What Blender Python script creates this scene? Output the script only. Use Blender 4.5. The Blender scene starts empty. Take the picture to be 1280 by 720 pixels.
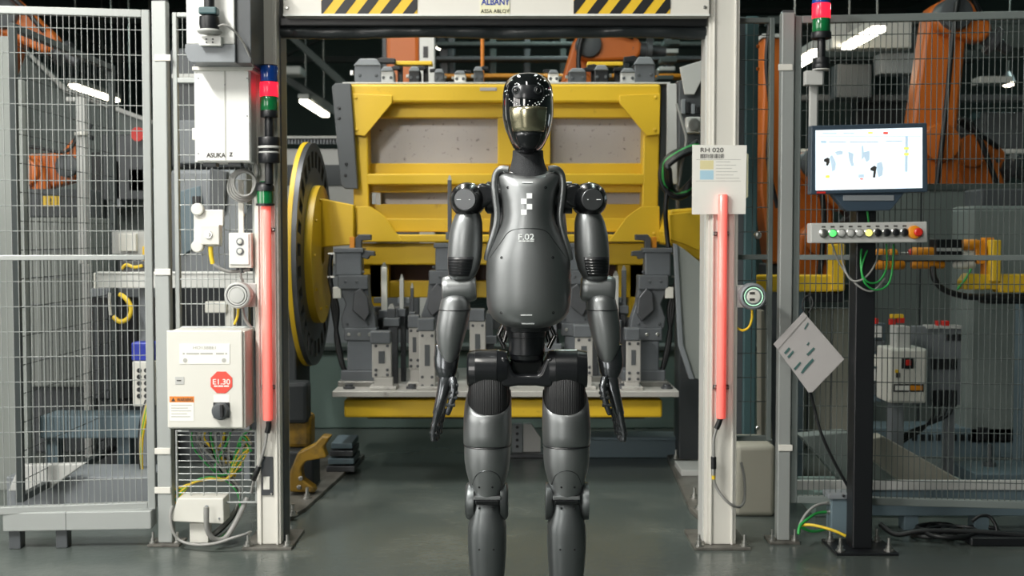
import bpy, math, random
from mathutils import Vector, Matrix
random.seed(7)
PI = math.pi
S = bpy.context.scene
COL = S.collection

# ---------------------------------------------------------------- camera
FPX, PITCH, CAMH = 1500.0, math.radians(2.5), 1.23
cd = bpy.data.cameras.new('camera'); cam = bpy.data.objects.new('camera', cd); COL.objects.link(cam)
cd.sensor_width = 36.0; cd.lens = FPX / 1280 * 36.0
cam.location = (0, 0, CAMH); cam.rotation_euler = (PI / 2 - PITCH, 0, 0)
cd.dof.use_dof = True; cd.dof.focus_distance = 3.5; cd.dof.aperture_fstop = 5.0
cd.clip_end = 200
S.camera = cam

# ---------------------------------------------------------------- world, exposure
w = bpy.data.worlds.new('world'); S.world = w; w.use_nodes = True
w.node_tree.nodes['Background'].inputs[0].default_value = (.5, .6, .62, 1)
w.node_tree.nodes['Background'].inputs[1].default_value = 0.05
S.view_settings.view_transform = 'Standard'; S.view_settings.look = 'None'
S.view_settings.gamma = 1; S.view_settings.use_curve_mapping = False
S.view_settings.exposure = 0.0
S.cycles.use_denoising = True
S.cycles.max_bounces = 8; S.cycles.sample_clamp_indirect = 4.0

def lamp(name, loc, size, power, col, rot=(0, 0, 0)):
    d = bpy.data.lights.new(name, 'AREA'); d.shape = 'RECTANGLE'; d.size, d.size_y = size
    d.energy = power; d.color = col
    o = bpy.data.objects.new(name, d); COL.objects.link(o); o.location = loc; o.rotation_euler = rot
    return o
WINDOW_L, DOOR_L = 7.0, 13.0          # radiance of the daylight panes
COOL, WARM = (.74, 1.0, .96), (1.0, .98, .93)
# ceiling luminaires: (x, y, z, watts, colour); the fittings are built below
LUMS = [(-2.4, 2.0, 4.0, 310, WARM), (-.3, 1.4, 4.3, 40, WARM), (-4.2, 3.0, 4.0, 35, WARM),
        (-1.2, 5.5, 4.6, 105, WARM), (1.0, 5.6, 4.6, 25, COOL),
        (-3.2, 7.8, 5.0, 9, COOL), (3.6, 7.8, 5.0, 10, COOL), (0.6, 11.5, 4.4, 45, COOL),
        (-6.6, 14.0, 4.4, 110, COOL), (6.4, 14.0, 4.4, 110, COOL)]
for (x, y, z, p, c) in LUMS:
    lamp('luminaire_light', (x, y, z - .09), (.22, 1.5), p, c)

# ---------------------------------------------------------------- helpers
CT, ST = math.cos(PITCH), math.sin(PITCH)
def W(px, py, Y):
    dx, dy = (px - 640) / FPX, (360 - py) / FPX
    k = Y / (CT + dy * ST)
    return (dx * k, CAMH + (-ST + dy * CT) * k)
def WP(px, py, Y):
    x, z = W(px, py, Y); return Vector((x, Y, z))
def lin(h):
    h = h.lstrip('#'); o = []
    for i in (0, 2, 4):
        c = int(h[i:i + 2], 16) / 255
        o.append(c / 12.92 if c <= .04045 else ((c + .055) / 1.055) ** 2.4)
    return tuple(o)
MATS = {}
def mat(name, hexc, rough=.5, metal=0., var=.12, scale=6., bump=0., bscale=40., emit=0., ecol=None, coat=0., trans=0., alpha=1., stretch=None, dirt=None, dscale=3., dlo=.55, dhi=.75, spec=.5):
    m = bpy.data.materials.new(name); m.use_nodes = True; nt = m.node_tree; N = nt.nodes; L = nt.links
    b = N['Principled BSDF']; c = lin(hexc)
    tc = N.new('ShaderNodeTexCoord'); mp = N.new('ShaderNodeMapping'); L.new(tc.outputs['Object'], mp.inputs[0])
    if stretch: mp.inputs['Scale'].default_value = stretch
    nz = N.new('ShaderNodeTexNoise'); nz.inputs['Scale'].default_value = scale; nz.inputs['Detail'].default_value = 5
    L.new(mp.outputs[0], nz.inputs['Vector'])
    mx = N.new('ShaderNodeMix'); mx.data_type = 'RGBA'; L.new(nz.outputs[0], mx.inputs[0])
    mx.inputs[6].default_value = (*[x * (1 - var) for x in c], 1); mx.inputs[7].default_value = (*[min(1, x * (1 + var)) for x in c], 1)
    out = mx.outputs[2]
    if dirt:
        n2 = N.new('ShaderNodeTexNoise'); n2.inputs['Scale'].default_value = dscale; n2.inputs['Detail'].default_value = 8; n2.inputs['Roughness'].default_value = .65
        L.new(tc.outputs['Object'], n2.inputs['Vector'])
        mr = N.new('ShaderNodeMapRange'); L.new(n2.outputs[0], mr.inputs[0]); mr.inputs[1].default_value = dlo; mr.inputs[2].default_value = dhi
        m2 = N.new('ShaderNodeMix'); m2.data_type = 'RGBA'; L.new(mr.outputs[0], m2.inputs[0]); L.new(out, m2.inputs[6]); m2.inputs[7].default_value = (*lin(dirt), 1)
        out = m2.outputs[2]
    L.new(out, b.inputs['Base Color'])
    b.inputs['Roughness'].default_value = rough; b.inputs['Metallic'].default_value = metal
    b.inputs['Specular IOR Level'].default_value = spec
    b.inputs['Coat Weight'].default_value = coat; b.inputs['Coat Roughness'].default_value = .04
    b.inputs['Transmission Weight'].default_value = trans; b.inputs['Alpha'].default_value = alpha
    if emit:
        b.inputs['Emission Color'].default_value = (*(lin(ecol) if ecol else c), 1); b.inputs['Emission Strength'].default_value = emit
    if bump:
        n3 = N.new('ShaderNodeTexNoise'); n3.inputs['Scale'].default_value = bscale; n3.inputs['Detail'].default_value = 4
        L.new(mp.outputs[0], n3.inputs['Vector'])
        bp = N.new('ShaderNodeBump'); bp.inputs['Strength'].default_value = bump; bp.inputs['Distance'].default_value = .01
        L.new(n3.outputs[0], bp.inputs['Height']); L.new(bp.outputs[0], b.inputs['Normal'])
    MATS[name] = m
    return m

class MB:
    def __init__(s, M=None): s.v = []; s.f = []; s.M = M
    def add(s, vs, fs):
        o = len(s.v); s.v += [Vector(p) for p in vs]; s.f += [tuple(i + o for i in f) for f in fs]; return s
    def box(s, x0, x1, y0, y1, z0, z1):
        return s.add([(x0, y0, z0), (x1, y0, z0), (x1, y1, z0), (x0, y1, z0), (x0, y0, z1), (x1, y0, z1), (x1, y1, z1), (x0, y1, z1)],
                     [(0, 3, 2, 1), (4, 5, 6, 7), (0, 1, 5, 4), (1, 2, 6, 5), (2, 3, 7, 6), (3, 0, 4, 7)])
    def grid(s, rows, closed=True, cap0=True, cap1=True):
        n = len(rows[0]); vs = [p for r in rows for p in r]; fs = []
        for i in range(len(rows) - 1):
            for j in range(n if closed else n - 1):
                k = (j + 1) % n
                q = (i * n + j, i * n + k, (i + 1) * n + k, (i + 1) * n + j)
                fs.append(q if closed else q[::-1])
        if closed and cap0: fs.append(tuple(reversed(range(n))))
        if closed and cap1: fs.append(tuple((len(rows) - 1) * n + j for j in range(n)))
        return s.add(vs, fs)
    def lathe(s, a, d, prof, n=24, cap=True):
        a = Vector(a); d = Vector(d).normalized()
        u = d.orthogonal().normalized(); v = d.cross(u)
        return s.grid([[a + d * t + (u * math.cos(2 * PI * j / n) + v * math.sin(2 * PI * j / n)) * max(r, 1e-5) for j in range(n)] for t, r in prof], True, cap, cap)
    def cyl(s, a, b, r0, r1=None, n=16):
        a = Vector(a); b = Vector(b); L = (b - a).length
        return s.lathe(a, b - a, [(0, r0), (L, r0 if r1 is None else r1)], n)
    def tube(s, pts, r, n=8, rs=None):
        pts = [Vector(p) for p in pts]; rows = []; u = None
        for i, p in enumerate(pts):
            d = (pts[min(i + 1, len(pts) - 1)] - pts[max(i - 1, 0)]).normalized()
            if u is None: u = d.orthogonal().normalized()
            else: u = (u - d * u.dot(d)).normalized()
            v = d.cross(u); rr = rs[i] if rs else r
            rows.append([p + (u * math.cos(2 * PI * j / n) + v * math.sin(2 * PI * j / n)) * rr for j in range(n)])
        return s.grid(rows)
    def prism(s, poly, y0, y1):          # poly of (x, z), extruded along y
        n = len(poly)
        ar = sum(poly[i][0] * poly[(i + 1) % n][1] - poly[(i + 1) % n][0] * poly[i][1] for i in range(n))
        if ar < 0: poly = poly[::-1]
        return s.add([(x, y0, z) for x, z in poly] + [(x, y1, z) for x, z in poly],
                     [tuple(range(n)), tuple(reversed(range(n, 2 * n)))] + [(i, i + n, (i + 1) % n + n, (i + 1) % n) for i in range(n)])
    def build(s, name, m, parent=None, bevel=0, smooth=None, solid=0, segs=2, subd=0):
        vs = [s.M @ v for v in s.v] if s.M else s.v
        lo = Vector([min(v[i] for v in vs) for i in range(3)]); hi = Vector([max(v[i] for v in vs) for i in range(3)])
        org = Vector(((lo.x + hi.x) / 2, (lo.y + hi.y) / 2, lo.z))
        me = bpy.data.meshes.new(name); me.from_pydata([v - org for v in vs], [], s.f); me.validate(); me.update()
        me.materials.append(MATS[m] if isinstance(m, str) else m)
        o = bpy.data.objects.new(name, me); COL.objects.link(o)
        if smooth is not None:
            for p in me.polygons: p.use_smooth = True
            me.set_sharp_from_angle(angle=math.radians(smooth))
        if solid:
            md = o.modifiers.new('solid', 'SOLIDIFY'); md.thickness = solid; md.offset = -1
        if subd: md = o.modifiers.new('subd', 'SUBSURF'); md.levels = md.render_levels = subd
        if bevel:
            md = o.modifiers.new('bevel', 'BEVEL'); md.width = bevel; md.segments = segs; md.limit_method = 'ANGLE'; md.angle_limit = math.radians(40)
        put(o, org, parent); return o
def wloc(o):
    p = Vector(o.location)
    while o.parent: o = o.parent; p = p + Vector(o.location)
    return p
def put(o, org, parent):
    if parent: o.parent = parent; o.location = Vector(org) - wloc(parent)
    else: o.location = org
def tag(o, label, cat, group=None, kind=None):
    o['label'] = label; o['category'] = cat
    if group: o['group'] = group
    if kind: o['kind'] = kind
    return o
def struct(o, label=None):
    o['kind'] = 'structure'
    if label: o['label'] = label
    return o
def thing(name, label, cat, loc=(0, 0, 0), group=None):
    o = bpy.data.objects.new(name, None); o.empty_display_size = .1; COL.objects.link(o); o.location = loc
    return tag(o, label, cat, group)
def pthing(name, label, cat, px, py, Y, group=None): return thing(name, label, cat, WP(px, py, Y), group)
def inst(o, loc, parent, rot=None, scale=None):        # a copy that shares mesh data, loc in world space
    c = o.copy(); COL.objects.link(c); c.parent = None; put(c, loc, parent)
    if rot is not None: c.rotation_euler = rot
    if scale is not None: c.scale = scale
    return c
def pb(name, m, parent, x0, y0, x1, y1, Y, d, bevel=.003, smooth=None):   # box whose near face covers the pixels at distance Y
    a = W(x0, y1, Y); b = W(x1, y0, Y)
    return MB().box(a[0], b[0], Y, Y + d, a[1], b[1]).build(name, m, parent, bevel, smooth)
def pp(name, m, parent, poly, Y, d, bevel=.003):                          # plate with a pixel outline at distance Y
    return MB().prism([W(x, y, Y) for x, y in poly], Y, Y + d).build(name, m, parent, bevel)
def spline(pts, k=6):
    pts = [Vector(p) for p in pts]; out = []
    for i in range(len(pts) - 1):
        p0, p1, p2, p3 = pts[max(i - 1, 0)], pts[i], pts[i + 1], pts[min(i + 2, len(pts) - 1)]
        for j in range(k):
            t = j / k
            out.append(.5 * ((2 * p1) + (p2 - p0) * t + (2 * p0 - 5 * p1 + 4 * p2 - p3) * t * t + (3 * p1 - p0 - 3 * p2 + p3) * t ** 3))
    return out + [pts[-1]]
def cable(name, m, parent, pts, r=.006, n=8, k=6):      # pts: (px, py, Y)
    return MB().tube(spline([WP(*p) for p in pts], k), r, n).build(name, m, parent, smooth=60)
def text(name, s, m, parent, px, py, Y, height, align='CENTER', bold=0., fit=None, yscale=1.):
    c = bpy.data.curves.new(name, 'FONT'); c.body = s; c.size = 1; c.align_x = align; c.offset = bold; c.extrude = .002
    t = bpy.data.objects.new(name, c); COL.objects.link(t)
    dg = bpy.context.evaluated_depsgraph_get(); me = bpy.data.meshes.new_from_object(t.evaluated_get(dg))
    bpy.data.objects.remove(t); bpy.data.curves.remove(c)
    xs = [v.co.x for v in me.vertices]; ys = [v.co.y for v in me.vertices]
    x, z = W(px, py, Y); k = height / (max(ys) - min(ys)); kx = k if fit is None else fit / (max(xs) - min(xs))
    if align == 'CENTER': ox = (max(xs) + min(xs)) / 2
    else: ox = min(xs)
    oy = (max(ys) + min(ys)) / 2
    for v in me.vertices: v.co = Vector(((v.co.x - ox) * kx, -v.co.z * .3, (v.co.y - oy) * k))
    me.materials.append(MATS[m]); o = bpy.data.objects.new(name, me); COL.objects.link(o)
    put(o, Vector((x, Y, z)), parent); return o

# ---------------------------------------------------------------- materials
mat('post_white', '#d2d0c8', .45, var=.03, dirt='#b4b0a6', dscale=7, dlo=.7, dhi=.9)
mat('cabinet_white', '#d6d7d3', .4, var=.02)
mat('box_grey', '#cfcec6', .4, var=.03)
mat('light_grey', '#b4b5b2', .45, var=.05)
mat('mid_grey', '#777c80', .45, var=.07)
mat('dark_grey', '#474b4e', .5, var=.1)
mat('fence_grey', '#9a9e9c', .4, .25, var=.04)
mat('fence_shaded', '#767e7c', .4, .3, var=.06)  # fence_grey with the weaker light on the right painted in
mat('alu', '#b9bab8', .35, .7, var=.05)
mat('steel', '#8d8c88', .38, .8, var=.12, scale=20)
mat('steel_dark', '#55575a', .42, .6, var=.15, scale=20)
mat('cast', '#5f6367', .5, .35, var=.16, scale=14)
mat('bolt', '#b0b0ac', .3, .9, var=.05)
mat('black', '#15171a', .4, var=.1)
mat('black_gloss', '#0d0f11', .16, var=.1)
mat('rubber', '#262b2d', .34, var=.2, bump=.5, bscale=9, stretch=(1, 1, 4))
mat('yellow', '#d0ab20', .42, var=.07, scale=3, dirt='#8a6a1c', dscale=7, dlo=.63, dhi=.8)
mat('yellow_clean', '#dcb52a', .4, var=.03)
mat('amber', '#d98a1a', .4, var=.06)
mat('orange', '#b9601c', .42, var=.08)
mat('panel_zinc', '#a8a3a1', .5, .15, var=.1, scale=5, dirt='#5a5654', dscale=38, dlo=.61, dhi=.7)
mat('plate_steel', '#aaa8a3', .45, .2, var=.12, scale=8, dirt='#5a5650', dscale=9, dlo=.58, dhi=.75)
mat('teal_paint', '#3c5558', .45, var=.1)
mat('blue_steel', '#5f7078', .45, var=.1)
mat('navy', '#34424f', .4, var=.04)
mat('red', '#c62a22', .35, var=.04)
mat('sticker_red', '#d94a3c', .4, var=.02)
mat('sticker_orange', '#e0822e', .4, var=.02)
mat('paper', '#e4e3dc', .6, var=.03)
mat('paper_cream', '#d9d7b6', .6, var=.03)
mat('print_grey', '#a9a9a3', .6, var=.02)
mat('print_dark', '#3a3836', .6, var=.05)
mat('print_blue', '#33469c', .6, var=.05)
mat('print_teal', '#3f625f', .6, var=.05)
mat('print_yellow', '#d8cfa0', .6, var=.03)
mat('print_sky', '#a8cbdc', .6, var=.03)
mat('sleeve', '#aeabaa', .28, var=.05, bump=.25, bscale=12)
mat('signal_blue', '#12459c', .22, var=.04, coat=.5)
mat('signal_green', '#0d6a38', .22, var=.04, coat=.5)
mat('signal_red', '#e01c30', .22, var=.04, emit=1.6, ecol='#ff2038')
mat('led_red', '#ff9a90', .2, var=.02, emit=.55, ecol='#ff3a30', coat=.8)
mat('led_green', '#5ee070', .3, var=.02, emit=1.0, ecol='#58f070')
mat('led_yellow', '#e8e070', .3, var=.02, emit=1.0, ecol='#f0ea80')
mat('led_ring', '#bfe8cc', .3, var=.02, emit=.7, ecol='#b0f0c8')
mat('screen', '#d8e6ee', .25, var=.01, emit=.85, ecol='#e6f3fb')
mat('screen_grey', '#7c8894', .3, var=.02, emit=.12)
mat('screen_pale', '#b9cfe0', .3, var=.02, emit=.5)
mat('screen_yellow', '#e8e060', .3, var=.02, emit=.6)
mat('screen_red', '#e04028', .3, var=.02, emit=.6)
mat('tube_lit', '#fff6e0', .3, var=.0, emit=7.0, ecol='#fff3da')
mat('tube_far', '#fff6e0', .3, var=.0, emit=14.0, ecol='#fff3da')
mat('cable_grey', '#8b8b88', .45, var=.05)
mat('cable_black', '#121416', .45, var=.05)
mat('cable_green', '#2c9a48', .4, var=.05)
mat('cable_yellow', '#d9b92c', .4, var=.05)
mat('cable_orange', '#d07a20', .4, var=.05)
mat('blue_part', '#1c2f9a', .35, var=.05)
mat('clear_plastic', '#c8ccca', .2, var=.02, trans=.6)
mat('chamber', '#303438', .3, var=.1)
mat('wall_paint', '#6b7f79', .7, var=.08, scale=2)
mat('wall_light', '#4f6462', .7, var=.08, scale=2)
mat('partition', '#6d7673', .6, var=.06, scale=2)
mat('partition_beige', '#918f83', .6, var=.05, scale=2)
mat('roof_sheet', '#6a7d77', .7, var=.1, scale=3)
mat('truss_paint', '#414a48', .6, var=.08)
mat('window_pane', '#eef4f2', .3, var=0, emit=WINDOW_L, ecol='#fffaf4')
mat('door_pane', '#eef4f2', .3, var=0, emit=DOOR_L, ecol='#fffaf4')
mat('bot_metal', '#858889', .41, .86, var=.03, scale=30)
mat('bot_metal_dark', '#4b4e50', .32, .88, var=.03, scale=30)
mat('bot_black', '#1a1c1f', .3, .3, var=.06, coat=.25)
mat('bot_gloss', '#0b0c0e', .07, .0, var=.05, coat=1.0)
mat('bot_hand', '#54575a', .24, .85, var=.06)
mat('bot_fabric', '#202326', .7, var=.15, bump=.3, bscale=300)
mat('bot_band', '#b8b195', .22, .95, var=.03)
mat('bot_print', '#dfe3e2', .5, var=.0, emit=.12)
mat('bot_disc', '#5c5e60', .38, .8, var=.05, scale=60)

# floor: worn dark concrete with a broad sheen and pale scuffs
m = mat('floor_concrete', '#4b524f', .36, var=.16, scale=1.1, bump=.12, bscale=30, dirt='#6a6e68', dscale=1.6, dlo=.5, dhi=.78)
nt = m.node_tree; N = nt.nodes; L = nt.links
nz = N.new('ShaderNodeTexNoise'); nz.inputs['Scale'].default_value = 2.2; nz.inputs['Detail'].default_value = 7
mr = N.new('ShaderNodeMapRange'); mr.inputs[1].default_value = .35; mr.inputs[2].default_value = .7; mr.inputs[3].default_value = .24; mr.inputs[4].default_value = .5
L.new(nz.outputs[0], mr.inputs[0]); L.new(mr.outputs[0], N['Principled BSDF'].inputs['Roughness'])
# ribbed gaiter of the robot's hip
m = mat('bot_rib', '#101214', .55, var=.05)
nt = m.node_tree; N = nt.nodes; L = nt.links
wv = N.new('ShaderNodeTexWave'); wv.bands_direction = 'X'; wv.inputs['Scale'].default_value = 62
tc = N.new('ShaderNodeTexCoord'); L.new(tc.outputs['Object'], wv.inputs['Vector'])
bp = N.new('ShaderNodeBump'); bp.inputs['Strength'].default_value = .5; bp.inputs['Distance'].default_value = .003
L.new(wv.outputs[1], bp.inputs['Height']); L.new(bp.outputs[0], N['Principled BSDF'].inputs['Normal'])
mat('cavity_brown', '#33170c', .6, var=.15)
mat('tool_grey', '#666b70', .45, .3, var=.12, scale=14)
mat('dark_slate', '#22272a', .6, var=.15)  # very dark grey base colour for machine casings and pedestals
mat('hood_grey', '#5c6462', .6, var=.1)
mat('fence_black', '#343b3b', .45, .2, var=.06)
mat('cab_dull', '#858a86', .5, var=.06)
mat('yellow_shaded', '#8a6a16', .5, var=.2, dirt='#3a3018', dscale=9, dlo=.45, dhi=.7)  # darker yellow: the shadow over the cast foot is painted into the colour
mat('wire_shaded', '#474e4c', .45, .1, var=.06)  # right-hand wires, darkened to paint in the dimmer light there
mat('bot_metal_shaded', '#65696a', .4, .86, var=.03, scale=30)  # bot_metal darkened, painting in the light falloff down the legs
mat('bot_hub', '#0d0f11', .26, .2, var=.05, coat=.3)
mat('plate_dirty', '#66645e', .5, .2, var=.2, dirt='#3c3a36', dscale=7, dlo=.45, dhi=.7)

# ================================================================ the hall
HX, HY0, HY1, HZ = 9.0, -6.0, 30.0, 6.4
struct(MB().box(-HX, HX, HY0, HY1, -.12, 0).build('floor', 'floor_concrete'), 'dark worn grey concrete factory floor')
ceiling = struct(MB().box(-HX, HX, HY0, HY1, HZ, HZ + .1).build('ceiling', 'roof_sheet'))
for i in range(24):
    y = HY0 + .6 + i * 1.5
    MB().box(-HX, HX, y, y + .12, HZ - .1, HZ).build('purlin', 'truss_paint', ceiling)
struct(MB().box(-HX, HX, HY1, HY1 + .2, 0, HZ).build('wall_back', 'wall_paint'))
struct(MB().box(HX, HX + .2, HY0, HY1, 0, HZ).build('wall_right', 'wall_light'))
struct(MB().box(-HX, HX, HY0 - .2, HY0, 0, HZ).build('wall_front', 'wall_light'))
# left wall with three tall daylight windows beside the aisle
wl = MB()
wins = [(-5.0, -2.6), (-2.2, .2), (.6, 3.0)]
wl.box(-HX - .2, -HX, HY0, HY1, 0, 1.0).box(-HX - .2, -HX, HY0, HY1, 5.0, HZ)
e = [HY0] + [v for q in wins for v in q] + [HY1]
for i in range(0, len(e), 2): wl.box(-HX - .2, -HX, e[i], e[i + 1], 1.0, 5.0)
struct(wl.build('wall_left', 'wall_light'))
for i, (a, b) in enumerate(wins):
    wo = struct(MB().box(-HX - .16, -HX - .14, a, b, 1, 5).build('window_%d' % (i + 1), 'window_pane'))
    fr = MB()
    for yy in (a, (a + b) / 2 - .03, b - .06): fr.box(-HX - .13, -HX - .03, yy, yy + .06, 1, 5)
    for zz in (1, 2.97, 4.94): fr.box(-HX - .13, -HX - .03, a, b, zz, zz + .06)
    fr.build('window_frame', 'mid_grey', wo)
# glazed door behind the aisle
dx0, dx1 = -4.6, -2.6
wo = struct(MB().box(dx0, dx1, HY0 + .005, HY0 + .02, .9, 4.6).build('window_4', 'door_pane'))
fr = MB()
for xx in (dx0 - .06, dx1): fr.box(xx, xx + .06, HY0, HY0 + .06, .9, 4.6)
for zz in (.84, 2.7, 4.6): fr.box(dx0 - .06, dx1 + .06, HY0, HY0 + .06, zz, zz + .06)
fr.build('window_frame', 'mid_grey', wo)

def truss(Y, z, label, x0=-HX, x1=HX):
    t = thing('roof_truss', label, 'truss', (0, Y, z), 'roof trusses under the hall ceiling')
    MB().box(x0, x1, Y, Y + .14, z + .75, z + .9).build('top_chord', 'truss_paint', t)
    MB().box(x0, x1, Y, Y + .14, z, z + .12).build('bottom_chord', 'truss_paint', t)
    n = 12
    for i in range(n):
        a = x0 + (x1 - x0) * i / n; b = x0 + (x1 - x0) * (i + 1) / n
        za, zb = (z + .1, z + .78) if i % 2 else (z + .78, z + .1)
        MB().prism([(a - .05, za), (a + .05, za), (b + .05, zb), (b - .05, zb)], Y + .03, Y + .11).build('brace', 'truss_paint', t)
truss(11.5, 4.6, 'nearest steel roof truss high above the yellow fixture')
truss(17, 4.6, 'middle steel roof truss deeper in the dark hall')
truss(23.5, 4.6, 'farthest steel roof truss at the back of the hall')

def luminaire(x, y, z, label, m='tube_lit', L=1.5, hw=.14):
    t = thing('ceiling_luminaire', label, 'light', (x, y, z - .08), 'strip luminaires under the hall ceiling')
    MB().box(x - hw, x + hw, y - L / 2, y + L / 2, z - .03, z + .03).build('housing', 'light_grey', t, .01)
    MB().box(x - hw * .8, x + hw * .8, y - L / 2 + .03, y + L / 2 - .03, z - .07, z - .03).build('diffuser', m, t, .01)
    for s in (-.4, .4): MB().cyl((x, y + s * L, z + .05), (x, y + s * L, HZ), .008, n=6).build('hanger_rod', 'steel', t)
for i, (x, y, z, p, c) in enumerate(LUMS):
    luminaire(x, y, z, ['strip lamp above the aisle, left of the robot', 'strip lamp above the aisle over the camera', 'strip lamp above the left fence', 'strip lamp over the yellow fixture, left side', 'strip lamp over the yellow fixture, right side', 'strip lamp over the left cell', 'strip lamp over the right cell', 'strip lamp in the hall behind the fixture', 'strip lamp in the deep hall, left side', 'strip lamp in the deep hall, right side'][i])
# the far lit strips that show in the picture: (px, py, Y, length, label)
for px, py, Y, Ln, lb in [(119, 117, 14.0, 1.5, 'bright strip lamp seen through the left fence, larger upper one'),
                          (176, 155, 16.0, 1.1, 'small strip lamp seen beside the left fence post'),
                          (141, 184, 18.0, 1.0, 'faintest strip lamp seen low through the left fence'),
                          (394, 136, 14.0, 1.6, 'strip lamp glowing left of the yellow fixture'),
                          (1078, 48, 9.6, .95, 'long bright strip lamp above the monitor'),
                          (1006, 75, 9.6, .9, 'strip lamp beside the right signal tower')]:
    x, z = W(px, py, Y); luminaire(x, Y, z + .05, lb, 'tube_far', Ln, .06)
for px, py, lb in [(1260, 108, 'round hall lamp at the far right edge'), (552, 62, 'small round lamp above the fixture near the white column')]:
    Y = 14.0; c = WP(px, py, Y); t = thing('hall_lamp', lb, 'light', c)
    MB().lathe(c, (0, 0, 1), [(0, .04), (.015, .065), (.05, .05)], 16).build('lamp_glass', 'tube_far', t, smooth=50)
    MB().lathe(c + Vector((0, 0, .05)), (0, 0, 1), [(0, .085), (.08, .05), (.12, .02)], 16).build('lamp_shade', 'dark_grey', t, smooth=40)
    MB().cyl(c + Vector((0, 0, .16)), (c.x, c.y, HZ), .008, n=6).build('hanger_rod', 'steel', t)

# ================================================================ the humanoid robot
YR = 3.45
def ring(xl, xr, py, yc, ry, e=2.2, n=40, a0=0., a1=None, dip=0., rb=None, dp=2.):
    (x0, z), (x1, _) = W(xl, py, YR), W(xr, py, YR); cx, rx = (x0 + x1) / 2, (x1 - x0) / 2
    pts = []; m = n if a1 is None else n - 1
    for j in range(n):
        a = (a0 + 2 * PI * j / n) if a1 is None else a0 + (a1 - a0) * j / m      # a = 0 faces the camera, +a to the right
        s, c = math.sin(a), math.cos(a)
        sx = math.copysign(abs(s) ** (2 / e), s); sy = math.copysign(abs(c) ** (2 / e), c)
        rr = ry if c >= 0 or rb is None else rb
        pts.append(Vector((cx + rx * sx, YR + yc - rr * sy, z - dip * max(0, c) ** dp)))
    return pts
def loft(name, rings, m, parent, e=2.2, n=40, smooth=50, **k):
    return MB().grid([ring(*r, e=e, n=n) for r in rings][::-1]).build(name, m, parent, smooth=smooth, **k)
def mir(rings, c, flip): return [((2 * c - r[1], 2 * c - r[0]) + tuple(r[2:])) for r in rings] if flip else rings
def xcyl(name, m, parent, xa, xb, py, rpx, yc=0., prof=None, flip=None, n=32, dpy=0):
    if flip is not None: xa, xb = 2 * flip - xb, 2 * flip - xa
    a = WP(xa, py, YR) + Vector((0, yc, 0)); b = WP(xb, py + dpy * (1 if flip is None else -1), YR) + Vector((0, yc, 0)); r = rpx / 434
    Lg = (b - a).length
    pr = prof or [(0, .86), (.06, 1), (.94, 1), (1, .86)]
    return MB().lathe(a, b - a, [(0, 0.01)] + [(t * Lg, q * r) for t, q in pr] + [(Lg, .01)], n).build(name, m, parent, smooth=35)

bot = thing('humanoid_robot', 'dark gunmetal humanoid robot standing in front of the roller door', 'robot', (W(659, 400, YR)[0], YR, 0))
# --- head
HEAD = [(656, 664, 92.8, 0, .02), (648, 672, 93.6, 0, .05), (641, 679, 96, 0, .075), (635, 684.5, 101, 0, .093), (631, 688.5, 109, 0, .106), (629, 690.5, 120, 0, .113),
        (628.4, 691, 132, 0, .115), (628.6, 691, 142, 0, .115), (629.8, 690, 152, 0, .113), (632, 688, 162, 0, .108), (635, 685, 171, 0, .102), (638.5, 681.5, 179, 0, .094),
        (642.5, 677.5, 186, 0, .085), (647, 673, 191, 0, .07), (652, 668, 194, 0, .05)]
head = loft('head', [(a + 1.2, b - 1.2, p, y, r * .97) for a, b, p, y, r in HEAD], 'bot_black', bot, e=2.15, n=48, smooth=80)
def hring(py):
    for i in range(len(HEAD) - 1):
        if HEAD[i][2] <= py <= HEAD[i + 1][2]:
            t = (py - HEAD[i][2]) / (HEAD[i + 1][2] - HEAD[i][2]); A, B = HEAD[i], HEAD[i + 1]
            return tuple(A[k] + (B[k] - A[k]) * t for k in range(5))
def hpatch(name, pys, ang, m, off, n=24, solid=.002, smooth=60, narrow=None):
    rows = []
    for i, py in enumerate(pys):
        if off > .0035: py = 295 + (py - 295) * .969          # the face is nearer than the outline's plane
        a, b, p, y, r = hring(py); q = off * 434; k = ang if narrow is None else ang * narrow[i]
        rows.append(ring(a - q, b + q, p, y, r + off, e=2.15, n=n, a0=-k, a1=k))
    return MB().grid(rows, closed=False).build(name, m, head, smooth=smooth, solid=solid)
hpatch('face_visor', [93.8, 95, 97, 100, 104, 109, 115, 121, 128, 136, 144, 152, 160, 167, 174, 180, 185, 189, 192], 1.36, 'bot_gloss', .003, n=40, solid=.004, smooth=80)
hpatch('display_band', [133 + i * 31 / 6 for i in range(7)], .74, 'bot_band', .0042)
hpatch('chin_panel', [166, 170, 175, 180, 185, 188.5], .62, 'bot_black', .0042, narrow=[.95, 1, .98, .9, .75, .5])
hpatch('brow_plate', [106, 107, 110, 114, 118, 122, 124], .6, 'bot_black', .0045, narrow=[.8, .95, 1, 1, .97, .85, .6])
def hsurf(px, py, off):
    a, b, p, y, r = hring(max(93.5, min(193, py))); c, rx = (a + b) / 2, (b - a) / 2; s = max(-1, min(1, (px - c) / rx))
    an = math.asin(math.copysign(abs(s) ** (2.15 / 2), s)); cc = math.cos(an); x, z = W(px, py, YR)
    return Vector((x + off * s, YR - r * cc ** (2 / 2.15) - off * cc, z)), Vector((s, -cc - .2, .05 + max(0, (112 - py) * .03))).normalized()
def hpt(px, py, off):                        # the visor point that shows at this pixel
    q = [px, py]
    for _ in range(5):
        p, n = hsurf(q[0], q[1], off); k = Vector((p.x, p.y, p.z - CAMH)); d = k.y * CT - k.z * ST; u = k.y * ST + k.z * CT
        q[0] += px - (640 + FPX * k.x / d); q[1] += py - (360 - FPX * u / d)
    return hsurf(q[0], q[1], off)
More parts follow.
